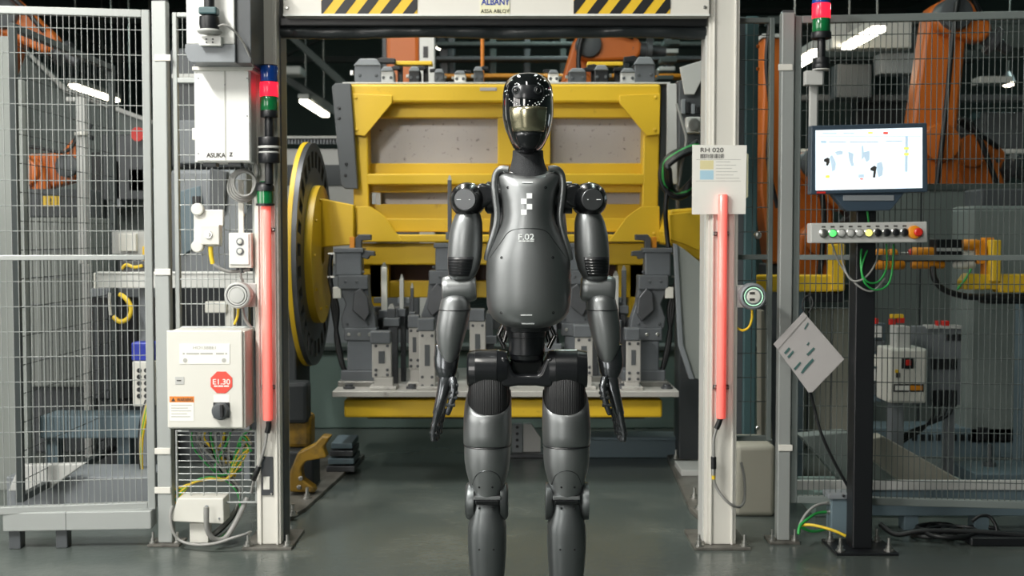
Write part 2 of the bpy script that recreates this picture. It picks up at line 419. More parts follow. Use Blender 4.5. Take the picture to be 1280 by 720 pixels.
for ex in (645, 672):
    c, nrm = hpt(ex, 113, .004)
    o = MB().lathe(c, nrm, [(-.004, .0115), (.003, .0115), (.004, .009), (.002, .0075)], 20).build('eye_camera', 'bot_metal_dark', head, smooth=30)
    MB().lathe(c, nrm, [(.0015, .0075), (.0035, .0055), (.0045, .002)], 16).build('lens', 'bot_gloss', o, smooth=60)
dots = [(633, 118), (636.5, 124), (639, 126), (641, 128), (646, 130), (650, 131.5), (655, 130.5), (660, 131), (666, 131.5), (669, 129), (671, 131), (673, 127.5), (674.5, 130), (677, 127),
        (680, 122), (683, 119.5), (686, 118.5), (683, 111), (686, 112), (672, 98), (676, 99.5), (644, 105), (646, 104), (673, 104), (675, 105.5), (634, 113), (662, 126), (679, 124.5)]
for px, py in dots:
    c, nrm = hpt(px, py, .0062)
    MB().lathe(c, nrm, [(-.001, .0016), (.0005, .0014), (.001, .0004)], 8).build('glint_dot', 'bot_print', head)  # glints of lamps in the visor glass, built as pale dots
# --- neck
loft('neck', [(641, 679, 188, .012, .05), (640.5, 679.5, 197, .012, .052), (639, 681, 204, .012, .055), (637, 684, 211, .012, .06), (634, 687, 219, .012, .066), (632, 689, 228, .012, .07)], 'bot_fabric', bot, smooth=70)
# --- torso
loft('back_shell', [(634, 687, 213, .03, .06), (624, 697, 218, .03, .08), (619, 702, 232, .03, .085), (614, 707, 262, .035, .08), (611, 710, 290, .035, .085), (610.5, 710.5, 330, .035, .09),
                    (611, 710, 385, .035, .09), (618, 703, 398, .03, .08), (632, 689, 404, .03, .06)], 'bot_black', bot, smooth=60)
CH = [(629, 693, 211, .0, .075, 11), (622, 700, 213.5, 0, .085, 9), (618.5, 703.5, 221, 0, .095, 5), (623, 698, 235, 0, .104, 0), (626.5, 694, 252, 0, .11, 0), (627.5, 693, 268, 0, .114, 0), (625.5, 695, 280, 0, .116, 0),
      (619, 702, 294, 0, .118, 0), (613.5, 707.5, 308, 0, .12, 0), (609.5, 711.5, 319, 0, .121, 0), (608, 713, 328, 0, .121, 0), (607.5, 713.5, 345, 0, .12, 0), (608, 713.5, 365, 0, .118, 0), (608.5, 713, 380, 0, .114, 0), (611, 710.5, 390, 0, .108, 0),
      (616, 706, 397.5, 0, .1, 0), (623, 698.5, 403, 0, .09, 0), (632, 689.5, 407, 0, .075, 0), (640, 681, 408.5, 0, .06, 0)]
def chrow(r, off=0., n=48, lim=PI / 2): return ring(r[0] - off * 434, r[1] + off * 434, r[2], r[3], r[4] + off, e=2.35, n=n, a0=-lim, a1=lim, dip=r[5] / 434)
chest = MB().grid([chrow(r) for r in CH], closed=False).build('chest_shell', 'bot_metal', bot, smooth=60, solid=.008)
def chpt(px, py, off=.002):
    for i in range(len(CH) - 1):
        if CH[i][2] <= py <= CH[i + 1][2]:
            t = (py - CH[i][2]) / (CH[i + 1][2] - CH[i][2]); a, b, _, y, r, d = [CH[i][k] + (CH[i + 1][k] - CH[i][k]) * t for k in range(6)]
            c, rx = (a + b) / 2, (b - a) / 2; s = max(-1, min(1, (px - c) / rx)); an = math.asin(math.copysign(abs(s) ** (2.35 / 2), s))
            Y = YR - r * math.cos(an) ** (2 / 2.35) - off
            # the outline was laid out at YR, so keep x from there and only take the surface's own depth
            x = W(px, py, YR)[0]; z = W(px, py, YR)[1]
            return Vector((x, Y, z))
def PX(v):                                   # shell point shown at a pixel: pull the pixel towards the axis of view for the nearer depth
    return v
def onchest(px, py, off=.002):               # the shell point that shows at this pixel (the shell is nearer than YR)
    q = [px, py]
    for _ in range(4):
        p = chpt(q[0], q[1], off); k = Vector((p.x, p.y, p.z - CAMH)); d = k.y * CT - k.z * ST; u = k.y * ST + k.z * CT
        q[0] += px - (640 + FPX * k.x / d); q[1] += py - (360 - FPX * u / d)
    return chpt(q[0], q[1], off)
for s in (-1, 1):                            # raised rim round each arm opening
    rim = []
    for x, y, dY in [(636, 213, -.062), (627, 212.5, -.058), (620.5, 218, -.05), (618.3, 231, -.048), (619.6, 249, -.048), (621.6, 267, -.048), (620.3, 282, -.046), (615.5, 299, -.042), (611, 314, -.034), (609, 324, -.024)]:
        rim.append(WP(x if s < 0 else 1321 - x, y, YR) + Vector((0, dY, 0)))
    MB().tube(spline(rim, 4), .0095, 10).build('armhole_rim', 'bot_metal', chest, smooth=60)
# seam of the belly plate
seam = [(613, 322), (619, 313), (627, 302), (634, 292), (641, 287.5), (650, 286), (660, 285.6), (670, 286), (679, 287.5), (686, 292), (693, 302), (701, 313), (707, 322)]
MB().tube(spline([onchest(x, y, -.0004) for x, y in seam], 3), .0014, 6).build('belly_seam', 'bot_metal_dark', chest, smooth=60)
def decal(name, m, x0, y0, x1, y1, off=.0022, nx=4):
    rows = [[onchest(x0 + (x1 - x0) * i / nx, y, off) for i in range(nx + 1)] for y in (y0, y1)]
    return MB().grid(rows, closed=False).build(name, m, chest, solid=.001)
for (x, y) in [(658.2, 241.4), (651.4, 248.3), (658.2, 255), (651.4, 261.8)]: decal('emblem_square', 'bot_print', x, y, x + 7, y + 6.7)
decal('label_line', 'bot_print', 650.8, 393.6, 665, 394.6)
decal('status_light', 'bot_print', 652, 220.8 + 6.5, 666, 222 + 6.5)
decal('status_light', 'bot_print', 652, 404.3, 668, 405.3)
c = onchest(657.8, 296)
t = text('number_print', 'F.02', 'bot_print', chest, 657.8, 296, c.y - .001, 7.4 / 446, fit=19.6 / 446, bold=.012)
for x0, x1 in ((648.2, 652), (652.6, 657), (657.8, 662), (662.6, 667.4)): decal('print_line', 'bot_print', x0, 300.6, x1, 301.9, nx=2)
for (x, y) in [(635, 234.5), (682, 234.5), (627, 322), (691, 322), (626.5, 391), (691.5, 391)]:
    p = onchest(x, y, .0005); MB().lathe(p, (0.3 * (1 if x > 660 else -1), -1, 0), [(-.001, .0042), (.001, .004), (.0012, .0022), (-.0005, .002)], 12).build('screw', 'black', chest)
# --- arms
HANDC = 'bot_hand'
for flip, nm in ((False, 'l'), (True, 'r')):
    C = 660.5; fx = lambda x: 2 * C - x if flip else x
    FL = C if flip else None; sgn = -1 if flip else 1
    xcyl('shoulder_joint', 'bot_black', bot, 606, 640, 247, 20, .01, [(0, .8), (.1, 1), (.3, 1), (.34, .9), (.6, .9), (.64, 1), (1, 1)], flip=FL)
    lk = [(593, 236), (600, 229), (612, 231), (619, 236), (619, 254), (610, 258), (598, 262)]
    MB().prism([W(fx(a), b, YR) for a, b in lk], YR - .035, YR + .045).build('shoulder_link', 'bot_black', bot, .012, 60, segs=4)
    c = WP(fx(585), 250, YR); d = Vector((-.10 * sgn, -1, -.01)).normalized(); r = 21.6 / 434
    sh = MB().lathe(c - d * .055, d, [(0, r * .7), (.012, r * .95), (.03, r), (.078, r), (.096, r * .9), (.113, r * .64)], 40).build('shoulder_hub', 'bot_hub', bot, smooth=40)
    sc = MB().lathe(c - d * .055, d, [(.111, r * .62), (.1185, r * .61), (.12, r * .58)], 40).build('hub_cap', 'bot_disc', sh, smooth=30)
    q = c + d * .066
    for dx in (-.017, .017): MB().box(q.x + dx - .006, q.x + dx + .006, q.y - .0005, q.y + .0005, q.z - .0008, q.z + .0008).build('index_mark', 'bot_print', sh)
    A = mir([(574, 598, 262, .0, .035), (569, 601, 269, 0, .046), (565, 603, 278, 0, .052), (561.5, 603.3, 292, 0, .055), (560, 603, 308, 0, .056), (559.3, 602, 322, 0, .054), (559.5, 599, 335, 0, .05), (561, 594, 345, 0, .044), (564, 590, 349, 0, .036)], C, flip)
    arm = loft('arm_sleeve', A, 'bot_metal_dark' if False else 'bot_metal', bot, e=2.15)
    def apatch(name, rows, m, off, a0, a1, par, solid=.002):
        return MB().grid([ring(l - off * 434, rr + off * 434, p, y, ry + off, e=2.15, n=20, a0=a0, a1=a1) for l, rr, p, y, ry in rows], closed=False).build(name, m, par, smooth=60, solid=solid)
    g = mir([(559.4, 602, 321, 0, .0543), (559.4, 600.5, 328, 0, .052), (559.5, 599, 335, 0, .05), (560.5, 595.5, 342, 0, .046), (561, 594, 345, 0, .044)], C, flip)
    aa = (-1.15, .55) if not flip else (-.55, 1.15)
    gp = apatch('vent_grille', g, 'black', .0015, aa[0], aa[1], arm)
    for k in range(1, 7):                    # small ribs of the grille
        py = 321 + k * 3.4; qi = max(q_ for q_ in range(4) if g[q_][2] <= py); tt = (py - g[qi][2]) / (g[qi + 1][2] - g[qi][2]); G = [g[qi][z_] + (g[qi + 1][z_] - g[qi][z_]) * tt for z_ in range(5)]
        rr = ring(G[0] - .8, G[1] + .8, py, 0, G[4] + .0022, e=2.15, n=12, a0=aa[0] * .9, a1=aa[1] * .9)
        MB().tube(rr, .0016, 5).build('rib', 'bot_black', gp)
    xcyl('elbow_joint', 'bot_metal', bot, 552.5, 595, 362 if not flip else 360, 16.8, .002, [(0, .7), (.03, .88), (.1, .97), (.2, 1), (.82, 1), (.92, .97), (1, .85)], flip=FL, dpy=-2)
    F = mir([(560, 580, 367.5, 0, .03), (554.5, 585, 370, 0, .04), (551, 587, 376, 0, .047), (549, 588, 386, 0, .05), (546.8, 586.5, 398, 0, .051), (545.3, 584, 410, 0, .05), (545.5, 580, 424, 0, .046), (547.5, 576.5, 436, 0, .04), (550.5, 573, 446, 0, .034), (552.5, 570.5, 452, 0, .03), (555, 568, 455, 0, .024)], C, flip)
    fa = loft('forearm', F, 'bot_metal', bot, e=2.15)
    sm = ring(*mir([(548.7, 588.3, 387, 0, .0505)], C, flip)[0], e=2.15, n=40)
    MB().tube(sm + [sm[0]], .0016, 6).build('seam_ring', 'black', fa)
    loft('wrist', mir([(543.5, 553, 431, .012, .02), (543, 575, 438, .012, .036), (542, 574, 448, .01, .038), (542.5, 572.5, 457, .004, .038), (545, 571, 465, .0, .034), (549, 568, 473, 0, .028)], C, flip), HANDC, bot, e=2.4)
    hand = loft('hand', mir([(550, 567, 467, 0, .026), (548, 567, 474, 0, .034), (546.5, 564, 486, 0, .041), (544.5, 560, 498, 0, .043), (542.5, 557, 508, 0, .043), (541, 555, 515, 0, .041), (542.5, 553, 518, 0, .037)], C, flip), HANDC, bot, e=2.8)
    for k, (yy, ln) in enumerate([(-.032, .96), (-.011, 1.0), (.011, .97), (.032, .84)]):
        ch = [(547.5, 512), (545, 526), (542.6, 538), (542.2, 545.5), (543, 551.5)]
        pts = [WP(fx(547.5 + (a - 547.5) * ln + k * 1.9), 512 + (b - 512) * ln, YR) + Vector((0, yy, 0)) for a, b in ch]
        pts = spline(pts, 4); n_ = len(pts)
        rs = [.0105 - .0035 * i / (n_ - 1) - (.0008 if i in (4, 8, 12) else 0) for i in range(n_)]; rs[-1] *= .55
        fg = MB().tube(pts, .009, 10, rs).build('finger', HANDC, hand, smooth=60)
        for i in (5, 9): MB().lathe(pts[i] - Vector((.0105, 0, 0)), (1, 0, 0), [(0, .003), (.001, .006), (.02, .006), (.021, .003)], 10).build('knuckle_pin', 'bot_metal_dark', fg)
    ch = [(566, 472), (568.5, 482), (567, 494), (563.5, 506), (560, 515.5)]
    pts = spline([WP(fx(a), b, YR) + Vector((0, y, 0)) for (a, b), y in zip(ch, (-.03, -.045, -.05, -.05, -.048))], 4); n_ = len(pts)
    rs = [.0125 - .005 * i / (n_ - 1) for i in range(n_)]; rs[-1] *= .6
    th = MB().tube(pts, .01, 10, rs).build('thumb', HANDC, hand, smooth=60)
    for i in (3, 6, 8, 11): MB().lathe(pts[i] - Vector((.0135, .004, 0)), (1, 0, 0), [(0, .003), (.001, .0055), (.026, .0055), (.027, .003)], 10).build('knuckle_pin', 'bot_metal_dark', th)
# --- waist and pelvis
c = WP(658.5, 447, YR); 
MB().lathe(c + Vector((0, .01, -.012)), (0, 0, 1), [(0, .038), (.008, .047), (.02, .05), (.022, .052), (.07, .052), (.072, .056), (.088, .056), (.09, .066), (.112, .072)], 40).build('waist', 'bot_black', bot, smooth=30)
for s in (-1, 1):
    for a, b in [((630, 405), (623, 420)), ((623, 420), (631, 436)), ((636, 406), (630, 428))]:
        MB().tube([WP(658.5 + s * (658.5 - q[0]), q[1], YR) + Vector((0, .02, 0)) for q in (a, b)], .007, 10).build('waist_strut', 'bot_gloss', bot, smooth=60)
    xcyl('hip_motor', 'bot_black', bot, 584, 634, 461.5, 24.8, .0, [(0, .78), (.05, .93), (.2, .97), (.205, 1), (.22, 1), (.74, 1), (.745, .96), (.76, 1), (1, .9)], flip=658.7 if s > 0 else None, n=40)
br = [(626, 444), (634, 446), (642, 464), (646, 467), (671, 467), (675, 464), (683, 446), (691, 444), (691, 481), (680, 481.5), (670, 480), (647, 480), (637, 481.5), (626, 481)]
pbk = W(638, 472, YR + .03); pbt = W(679, 436, YR + .03); MB().box(pbk[0], pbt[0], YR + .0, YR + .06, pbk[1], pbt[1]).build('hip_core', 'bot_hub', bot, .006)
MB().prism([W(a, b, YR) for a, b in br], YR - .046, YR + .05).build('hip_bridge', 'bot_black', bot, .008, 60, segs=3)
def onloft(rings, e, px, py, off):            # the point of a lofted part that shows at this pixel
    q = [px, py]
    for _ in range(6):
        A, B = rings[0], rings[1]
        for u in range(len(rings) - 1):
            if rings[u][2] <= q[1]: A, B = rings[u], rings[u + 1]
        t = max(0, min(1, (q[1] - A[2]) / (B[2] - A[2]))); l, r_, _p, yc, ry = [A[k] + (B[k] - A[k]) * t for k in range(5)]
        s = max(-.99, min(.99, (q[0] - (l + r_) / 2) / ((r_ - l) / 2))); an = math.asin(math.copysign(abs(s) ** (e / 2), s)); x, z = W(q[0], q[1], YR)
        p = Vector((x, YR + yc - ry * math.cos(an) ** (2 / e) - off, z))
        k = Vector((p.x, p.y, p.z - CAMH)); d = k.y * CT - k.z * ST; v = k.y * ST + k.z * CT
        q[0] += px - (640 + FPX * k.x / d); q[1] += py - (360 - FPX * v / d)
    return p
# --- legs
for flip in (False, True):
    C = 658.6; FL = C if flip else None; fx = lambda x: 2 * C - x if flip else x
    loft('hip_gaiter', mir([(587, 634, 470, 0, .05), (585.5, 637, 484, 0, .062), (584.5, 637.5, 500, 0, .066), (585, 637, 520, 0, .064)], C, flip), 'bot_rib', bot, e=2.3)
    T = mir([(585.5, 638.5, 488, 0, .07), (583.5, 639, 493, 0, .073), (581, 639.3, 505, 0, .076), (579.6, 639.5, 522, 0, .077), (579, 639.5, 540, 0, .077), (579.3, 639, 553, 0, .076), (580.5, 638, 555, 0, .072)], C, flip)
    dips = [27 / 434, 22 / 434, 12 / 434, 3 / 434, 0, 0, 0]
    MB().grid([ring(*r, e=2.2, n=48, dip=d, dp=.55) for r, d in zip(T, dips)][::-1], True, True, False).build('thigh_sleeve', 'bot_metal', bot, smooth=50)
    sm = ring(*mir([(580.2, 638.3, 555.5, 0, .0735)], C, flip)[0], e=2.2, n=48); MB().tube(sm + [sm[0]], .0022, 6).build('seam_ring', 'black', bot)
    TH = mir([(581, 638, 554, 0, .072), (580.3, 638.3, 562, 0, .074), (580.6, 637.8, 574, 0, .073), (582.5, 636, 587, 0, .069), (586, 632.5, 600, 0, .062), (589, 629.3, 609, 0, .057), (590.5, 628, 615, 0, .054), (591, 627.5, 618.3, 0, .052), (592.5, 626, 619.3, 0, .048)], C, flip)
    th = loft('thigh', TH, 'bot_metal', bot, e=2.25)
    for sx in (599, 615.5):
        p = onloft(TH, 2.25, fx(sx), 608.8, -.0015); MB().lathe(p, (0, -1, -.25), [(-.004, .0032), (.003, .003), (.0032, .001)], 10).build('screw', 'black', th)
    # curved seam over the knee
    sp = [(590.5, 606), (594, 596), (600, 590.5), (609, 588.5), (618, 590.5), (624, 596), (627.5, 606)]
    pts = [onloft(TH, 2.25, fx(a), b, .0004) for a, b in sp]
    MB().tube(spline(pts, 3), .0011, 6).build('knee_seam', 'bot_metal_dark', th)
    for xa, xb in ((581.8, 592.5), (625.5, 635.4)):
        xcyl('knee_disc', 'bot_metal_shaded', bot, xa, xb, 626.5, 23.5, .005, [(0, .8), (.2, .95), (.4, 1), (1, 1)] if xa < 600 else [(0, 1), (.6, 1), (.8, .95), (1, .8)], flip=FL)
    xcyl('knee_axle', 'bot_metal_dark', bot, 590, 628, 625, 21, .012, [(0, 1), (1, 1)], flip=FL)
    kb = MB(); (x0, z0), (x1, z1) = W(fx(592), 625.3, YR - .053), W(fx(626), 620.6, YR - .053)
    kb.box(min(x0, x1), max(x0, x1), YR - .053, YR - .01, z0, z1).build('knee_bar', 'bot_metal', bot, .002)
    sh = loft('shin', mir([(592.5, 625.5, 624.5, 0, .046), (591, 627, 627, 0, .051), (590, 628, 637, 0, .055), (588, 630, 646, 0, .058), (585.5, 633, 655, 0, .061), (584.8, 633.2, 666, 0, .062), (585, 633, 684, 0, .061), (587, 631.5, 710, 0, .057), (590.5, 628, 740, 0, .05), (595, 624, 770, 0, .043), (598, 621, 792, 0, .038)], C, flip), 'bot_metal_shaded', bot, e=2.9)
    (x0, z0), (x1, z1) = W(fx(594), 631.5, YR - .062), W(fx(624), 626.3, YR - .062)
    MB().box(min(x0, x1), max(x0, x1), YR - .06, YR - .03, z0, z1).build('knee_bumper', 'bot_hub', sh, .003)
    for sx, sy, ry in ((599, 635.5, .055), (615.5, 635.5, .055), (599, 687, .061), (617, 687, .061)):
        p = WP(fx(sx), sy, YR - ry + .002); MB().lathe(p, (0, -1, 0), [(-.004, .003), (.002, .003), (.0022, .001)], 10).build('screw', 'black', sh)
    a = WP(fx(609.5), 800, YR)
    MB().lathe((a.x - .045, YR + .01, .085), (1, 0, 0), [(0, .02), (.01, .034), (.08, .034), (.09, .02)], 24).build('ankle_joint', 'bot_black', bot, smooth=40)
    ft = MB(); rows = []
    for y, hw, h in ((-.17, .03, .02), (-.165, .038, .034), (-.14, .048, .045), (-.08, .05, .06), (-.02, .046, .085), (.05, .042, .08), (.085, .036, .05), (.09, .03, .02)):
        rows.append([Vector((a.x + hw * math.cos(t) if abs(math.cos(t)) > 1e-6 else a.x, YR + y, max(0.0, h / 2 + h / 2 * math.copysign(abs(math.sin(t)) ** .6, math.sin(t))))) for t in [2 * PI * j / 24 for j in range(24)]])
    ft.grid(rows).build('foot', 'bot_metal_dark', bot, smooth=50)

# ================================================================ the roller door frame
YD = 4.69
def bolt(parent, px, py, Y, r=.008, m='bolt', h=.006):
    p = WP(px, py, Y); return MB().lathe(p, (0, -1, 0), [(0, r), (h * .7, r), (h, r * .7)], 6).build('bolt', m, parent)
def floor_bolt(parent, x, y, z=.0, r=.012, h=.045):
    return MB().lathe((x, y, z), (0, 0, 1), [(0, r * 1.6), (.006, r * 1.6), (.006, r), (.02, r), (.02, r * .55), (h, r * .5)], 10).build('anchor_bolt', 'bolt', parent)
def post(px0, px1, label, inner):
    xa, xb = W(px0, 400, YD)[0], W(px1, 400, YD)[0]; zt = 2.75
    t = thing('door_post', label, 'door post', ((xa + xb) / 2, YD + .1, 0))
    MB().box(xa, xb, YD, YD + .2, .012, zt).build('column', 'post_white', t, .004)
    ix = xb if inner > 0 else xa
    MB().box(ix - .006, ix + .006, YD + .05, YD + .16, .012, 2.2).build('guide_channel', 'dark_grey' if inner > 0 else 'light_grey', t, .002)
    for k, f in enumerate((.16, .86)):
        x = xa + (xb - xa) * f; MB().box(x - .004, x + .004, YD - .008, YD, .012, zt).build('profile_rib', 'post_white', t, .002)
    MB().box(xa - .05, xb + .05, YD - .05, YD + .25, 0, .012).build('base_plate', 'plate_dirty', t, .002)
    for x in (xa - .03, xb + .03): floor_bolt(t, x, YD - .025, .012)
    return t, xa, xb
pl, lx0, lx1 = post(319, 349, 'white door post on the left with a signal tower and red light bar', 1)
pr, rx0, rx1 = post(884, 922, 'white door post on the right with the pallet card', -1)
# access window low on the left post
a = pb('access_window', 'chamber', pl, 327, 571, 341, 619, YD - .006, .006, .001); bolt(pl, 328.5, 573, YD - .006, .004); bolt(pl, 339.5, 617, YD - .006, .004)
pb('terminal_block', 'box_grey', pl, 329, 596, 337, 612, YD - .012, .006, .001)

hd = pthing('door_header', 'white roller door header with two yellow and black hazard strips', 'door header', 620, 20, YD - .02)
a = W(354, 20, YD - .03); b = W(887, 20, YD - .03)
hx0, hx1, hz = a[0], b[0], a[1]
MB().box(hx0, hx1, YD - .03, YD + .3, hz, hz + .42).build('housing', 'post_white', hd, .004)
MB().box(hx0, hx1, YD - .034, YD - .03, hz, hz + .008).build('edge_trim', 'cabinet_white', hd)
def hazard(x0, x1):
    p = pb('hazard_strip', 'yellow_clean', hd, x0, -40, x1, 18.5, YD - .032, .002, 0)
    k = x0 - 70
    while k < x1:                                      # stripes lean to the right
        poly = [(k, 18.5), (k + 14, 18.5), (k + 14 + 58 * .78, -40), (k + 58 * .78, -40)]
        # clip to the strip
        def clip(poly, xc, keep):
            out = []
            for i in range(len(poly)):
                A, B = poly[i], poly[(i + 1) % len(poly)]; ia, ib = keep(A[0] - xc), keep(B[0] - xc)
                if ia: out.append(A)
                if ia != ib: t = (xc - A[0]) / (B[0] - A[0]); out.append((xc, A[1] + (B[1] - A[1]) * t))
            return out
        poly = clip(clip(poly, x0, lambda d: d >= 0), x1, lambda d: d <= 0) if len(poly) > 2 else []
        if len(poly) > 2: pp('stripe', 'black', p, poly, YD - .0335, .0015, 0)
        k += 28.4
hazard(401.5, 521.5); hazard(717, 838)
sg = pb('maker_sign', 'paper_cream', hd, 600, -14, 637, 19, YD - .033, .003, 0)
text('sign_lettering', 'ALBANY', 'print_blue', sg, 619.3, 2.2, YD - .0345, 7.6 / 320, fit=35 / 320, bold=.02)
text('sign_lettering', 'ASSA ABLOY', 'print_dark', sg, 618.8, 13.8, YD - .0345, 4.4 / 320, fit=35 / 320)
for x, y in ((359, 10), (881, 9)): bolt(hd, x, y, YD - .03, .007)

cu = pthing('roller_curtain', 'black rubber roller curtain rolled up under the door header', 'curtain', 620, 47, YD + .04)
MB().box(lx1 + .004, rx0 - .004, YD + .03, YD + .10, W(0, 31, YD)[1], W(0, 19, YD)[1]).build('curtain_rail', 'black', cu, .006)
rows = []
for i in range(90):
    u = i / 89; x = lx1 + .004 + (rx0 - lx1 - .008) * u
    wob = .007 * math.sin(u * 23 + 1.3 * math.sin(u * 9)) + .004 * math.sin(u * 57)
    zt, zb = W(0, 31, YD + .05)[1], W(0, 47 + 1.2 * math.sin(u * 14), YD + .05)[1]
    r = []
    for j in range(13):
        v = j / 12 * 2 * PI
        r.append(Vector((x, YD + .07 + (.03 + wob * (1 - abs(math.cos(v)))) * math.sin(v) * -1, (zt + zb) / 2 + (zt - zb) / 2 * math.cos(v) + wob * .3 * math.sin(v * 2))))
    rows.append(r)
MB().grid(rows).build('rubber_sheet', 'rubber', cu, smooth=60)

# ================================================================ fences
def fence(name, label, A, B, z0, z1, m, ft=.03, vp=.0222, hp=.098, rails=(), zoff=0., fd=.03, wr=.0017, group='wire mesh fence panels', wm=None):
    A, B = Vector((*A, 0)), Vector((*B, 0)); d = (B - A); Lg = d.length; d /= Lg; ang = math.atan2(d.y, d.x); n = Vector((-d.y, d.x, 0))
    t = thing(name, label, 'fence', (A + B) / 2 + Vector((0, 0, z0)), group)
    M = Matrix.Translation(A) @ Matrix.Rotation(ang, 4, 'Z')
    for q in ((0, ft, z0, z1), (Lg - ft, Lg, z0, z1)): MB(M).box(q[0], q[1], -fd / 2, fd / 2, q[2], q[3]).build('frame_stile', m, t, .003)
    for zz in (z0, z1 - ft): MB(M).box(ft, Lg - ft, -fd / 2, fd / 2, zz, zz + ft).build('frame_rail', m, t, .003)
    for zz in rails: MB(M).box(ft, Lg - ft, -fd / 2, fd / 2, zz - .01, zz + .01).build('cross_rail', m, t, .002)
    k = int((Lg - 2 * ft) / vp); v0 = h0 = None
    for i in range(1, k):
        p = A + d * (ft + (Lg - 2 * ft) * i / k) - n * (fd / 2 - .004)
        if v0 is None: v0 = MB().cyl((p.x, p.y, z0 + ft), (p.x, p.y, z1 - ft), wr, n=6).build('vertical_wire', wm or m, t, smooth=60)
        else: inst(v0, p + Vector((0, 0, z0 + ft)), t)
    k = int((z1 - z0 - 2 * ft) / hp)
    for i in range(1, k + 1):
        z = z1 - ft - hp * i + hp * .5 + zoff
        p0, p1 = A + d * ft, A + d * (Lg - ft); off = -n * (fd / 2 - .007)
        if h0 is None:
            h0 = MB().cyl(p0 + off + Vector((0, 0, z)), p1 + off + Vector((0, 0, z)), wr * 1.15, n=6).build('horizontal_wire', wm or m, t, smooth=60); hz0 = wloc(h0).copy(); zz0 = z
        else: inst(h0, hz0 + Vector((0, 0, z - zz0)), t)
    return t
def fpost(px0, px1, Y, label, ztop, m, clips=()):
    xa, xb = W(px0, 400, Y)[0], W(px1, 400, Y)[0]; 
    t = thing('fence_post', label, 'fence post', ((xa + xb) / 2, Y + .025, 0), 'fence posts')
    MB().box(xa, xb, Y, Y + .05, .01, ztop).build('column', m, t, .004)
    MB().box(xa - .035, xb + .035, Y - .03, Y + .09, 0, .01).build('base_plate', 'plate_dirty', t, .002)
    MB().box(xa + .002, xb - .002, Y + .002, Y + .048, ztop, ztop + .008).build('end_cap', 'dark_grey', t, .002)
    floor_bolt(t, xa - .02, Y + .0, .01, .009); floor_bolt(t, xb + .02, Y + .0, .01, .009)
    for py in clips: pb('mesh_clip', 'post_white', t, px0 - 1, py - 4, px1 + 1, py + 4, Y - .006, .006, .002)
    return t
YF = 4.74
ztop = W(100, 17, YF)[1]
# left gate panel, hinged towards the aisle at its outer side
lA = W(192, 400, YF)[0]; Lw = 1.05; an = math.radians(9)
lo = (lA - Lw * math.cos(an), YF - Lw * math.sin(an))
fence('fence_gate', 'bright wide wire mesh gate at the left edge with a middle rail', lo, (lA, YF), W(100, 636, YF)[1], W(190, 13, YF)[1], 'fence_grey', rails=(W(100, 322, 4.68)[1],), fd=.03)
fpost(194, 212, YF - .02, 'grey fence post beside the left gate and control box', W(0, 2, YF)[1], 'fence_grey', clips=(72, 340, 564, 613))
a0, a1 = W(214, 0, YF)[0], W(318, 0, YF)[0]
fence('mesh_fence', 'narrow wire mesh panel behind the white cabinet and switches', (a0, YF + .02), (a1, YF + .02), W(0, 414, YF)[1], W(0, 15, YF)[1], 'fence_grey', ft=.018, rails=(W(0, 100, YF)[1],))
# right side
b0, b1 = W(919, 0, YF)[0], W(975, 0, YF)[0]
narrow_mesh = fence('mesh_fence', 'narrow shaded mesh panel between the right door post and grey fence post', (b0 + .01, YF + .1), (b1, YF + .1), W(0, 556, YF)[1], W(0, 17, YF)[1], 'fence_shaded', ft=.02, vp=.045, rails=(W(0, 322, YF)[1],), wm='wire_shaded')
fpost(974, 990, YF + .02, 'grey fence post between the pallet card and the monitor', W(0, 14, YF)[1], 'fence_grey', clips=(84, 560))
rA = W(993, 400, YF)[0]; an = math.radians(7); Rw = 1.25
fence('fence_gate', 'wide wire mesh gate at the right behind the monitor stand', (rA, YF + .06), (rA + Rw * math.cos(an), YF + .06 - Rw * math.sin(an)), W(1100, 632, YF)[1], W(1000, 17, YF)[1], 'fence_shaded', rails=(W(1000, 322, YF)[1],), vp=.0215, wm='wire_shaded')
# kick beams under the gates
kb = pthing('kick_beam', 'light grey steel beam on short legs under the left gate', 'beam', 100, 672, YF - .1)
Mk = Matrix.Translation((lA, YF - .01, 0)) @ Matrix.Rotation(math.radians(4), 4, 'Z')
zb0, zb1 = W(100, 657, YF)[1], W(100, 634, YF)[1]
MB(Mk).box(-.575, -.005, -.05, .05, zb0, zb1).build('beam', 'fence_grey', kb, .004)
MB(Mk).box(-.335, -.333, -.051, .05, zb0, zb1).build('joint', 'dark_grey', kb)
for x in (-.54, -.36): MB(Mk).box(x - .02, x + .025, -.03, .03, 0, zb0).build('leg', 'dark_grey', kb, .003)
kb = pthing('kick_beam', 'dull blue-grey beam on the floor under the right gate', 'beam', 1180, 660, YF + .15)
MB().box(W(1095, 0, 4.95)[0], 2.35, 4.95, 5.05, W(0, 645, 4.95)[1], W(0, 612, 4.95)[1]).build('beam', 'blue_steel', kb, .004)
MB().box(W(1000, 0, 4.95)[0], 2.35, 4.94, 4.955, W(0, 612, 4.95)[1], W(0, 600, 4.95)[1]).build('flange', 'light_grey', kb, .002)
for px in (1150, 1240): x = W(px, 0, 4.95)[0]; MB().box(x - .03, x + .03, 4.96, 5.04, 0, W(0, 645, 4.95)[1]).build('leg', 'blue_steel', kb, .003)

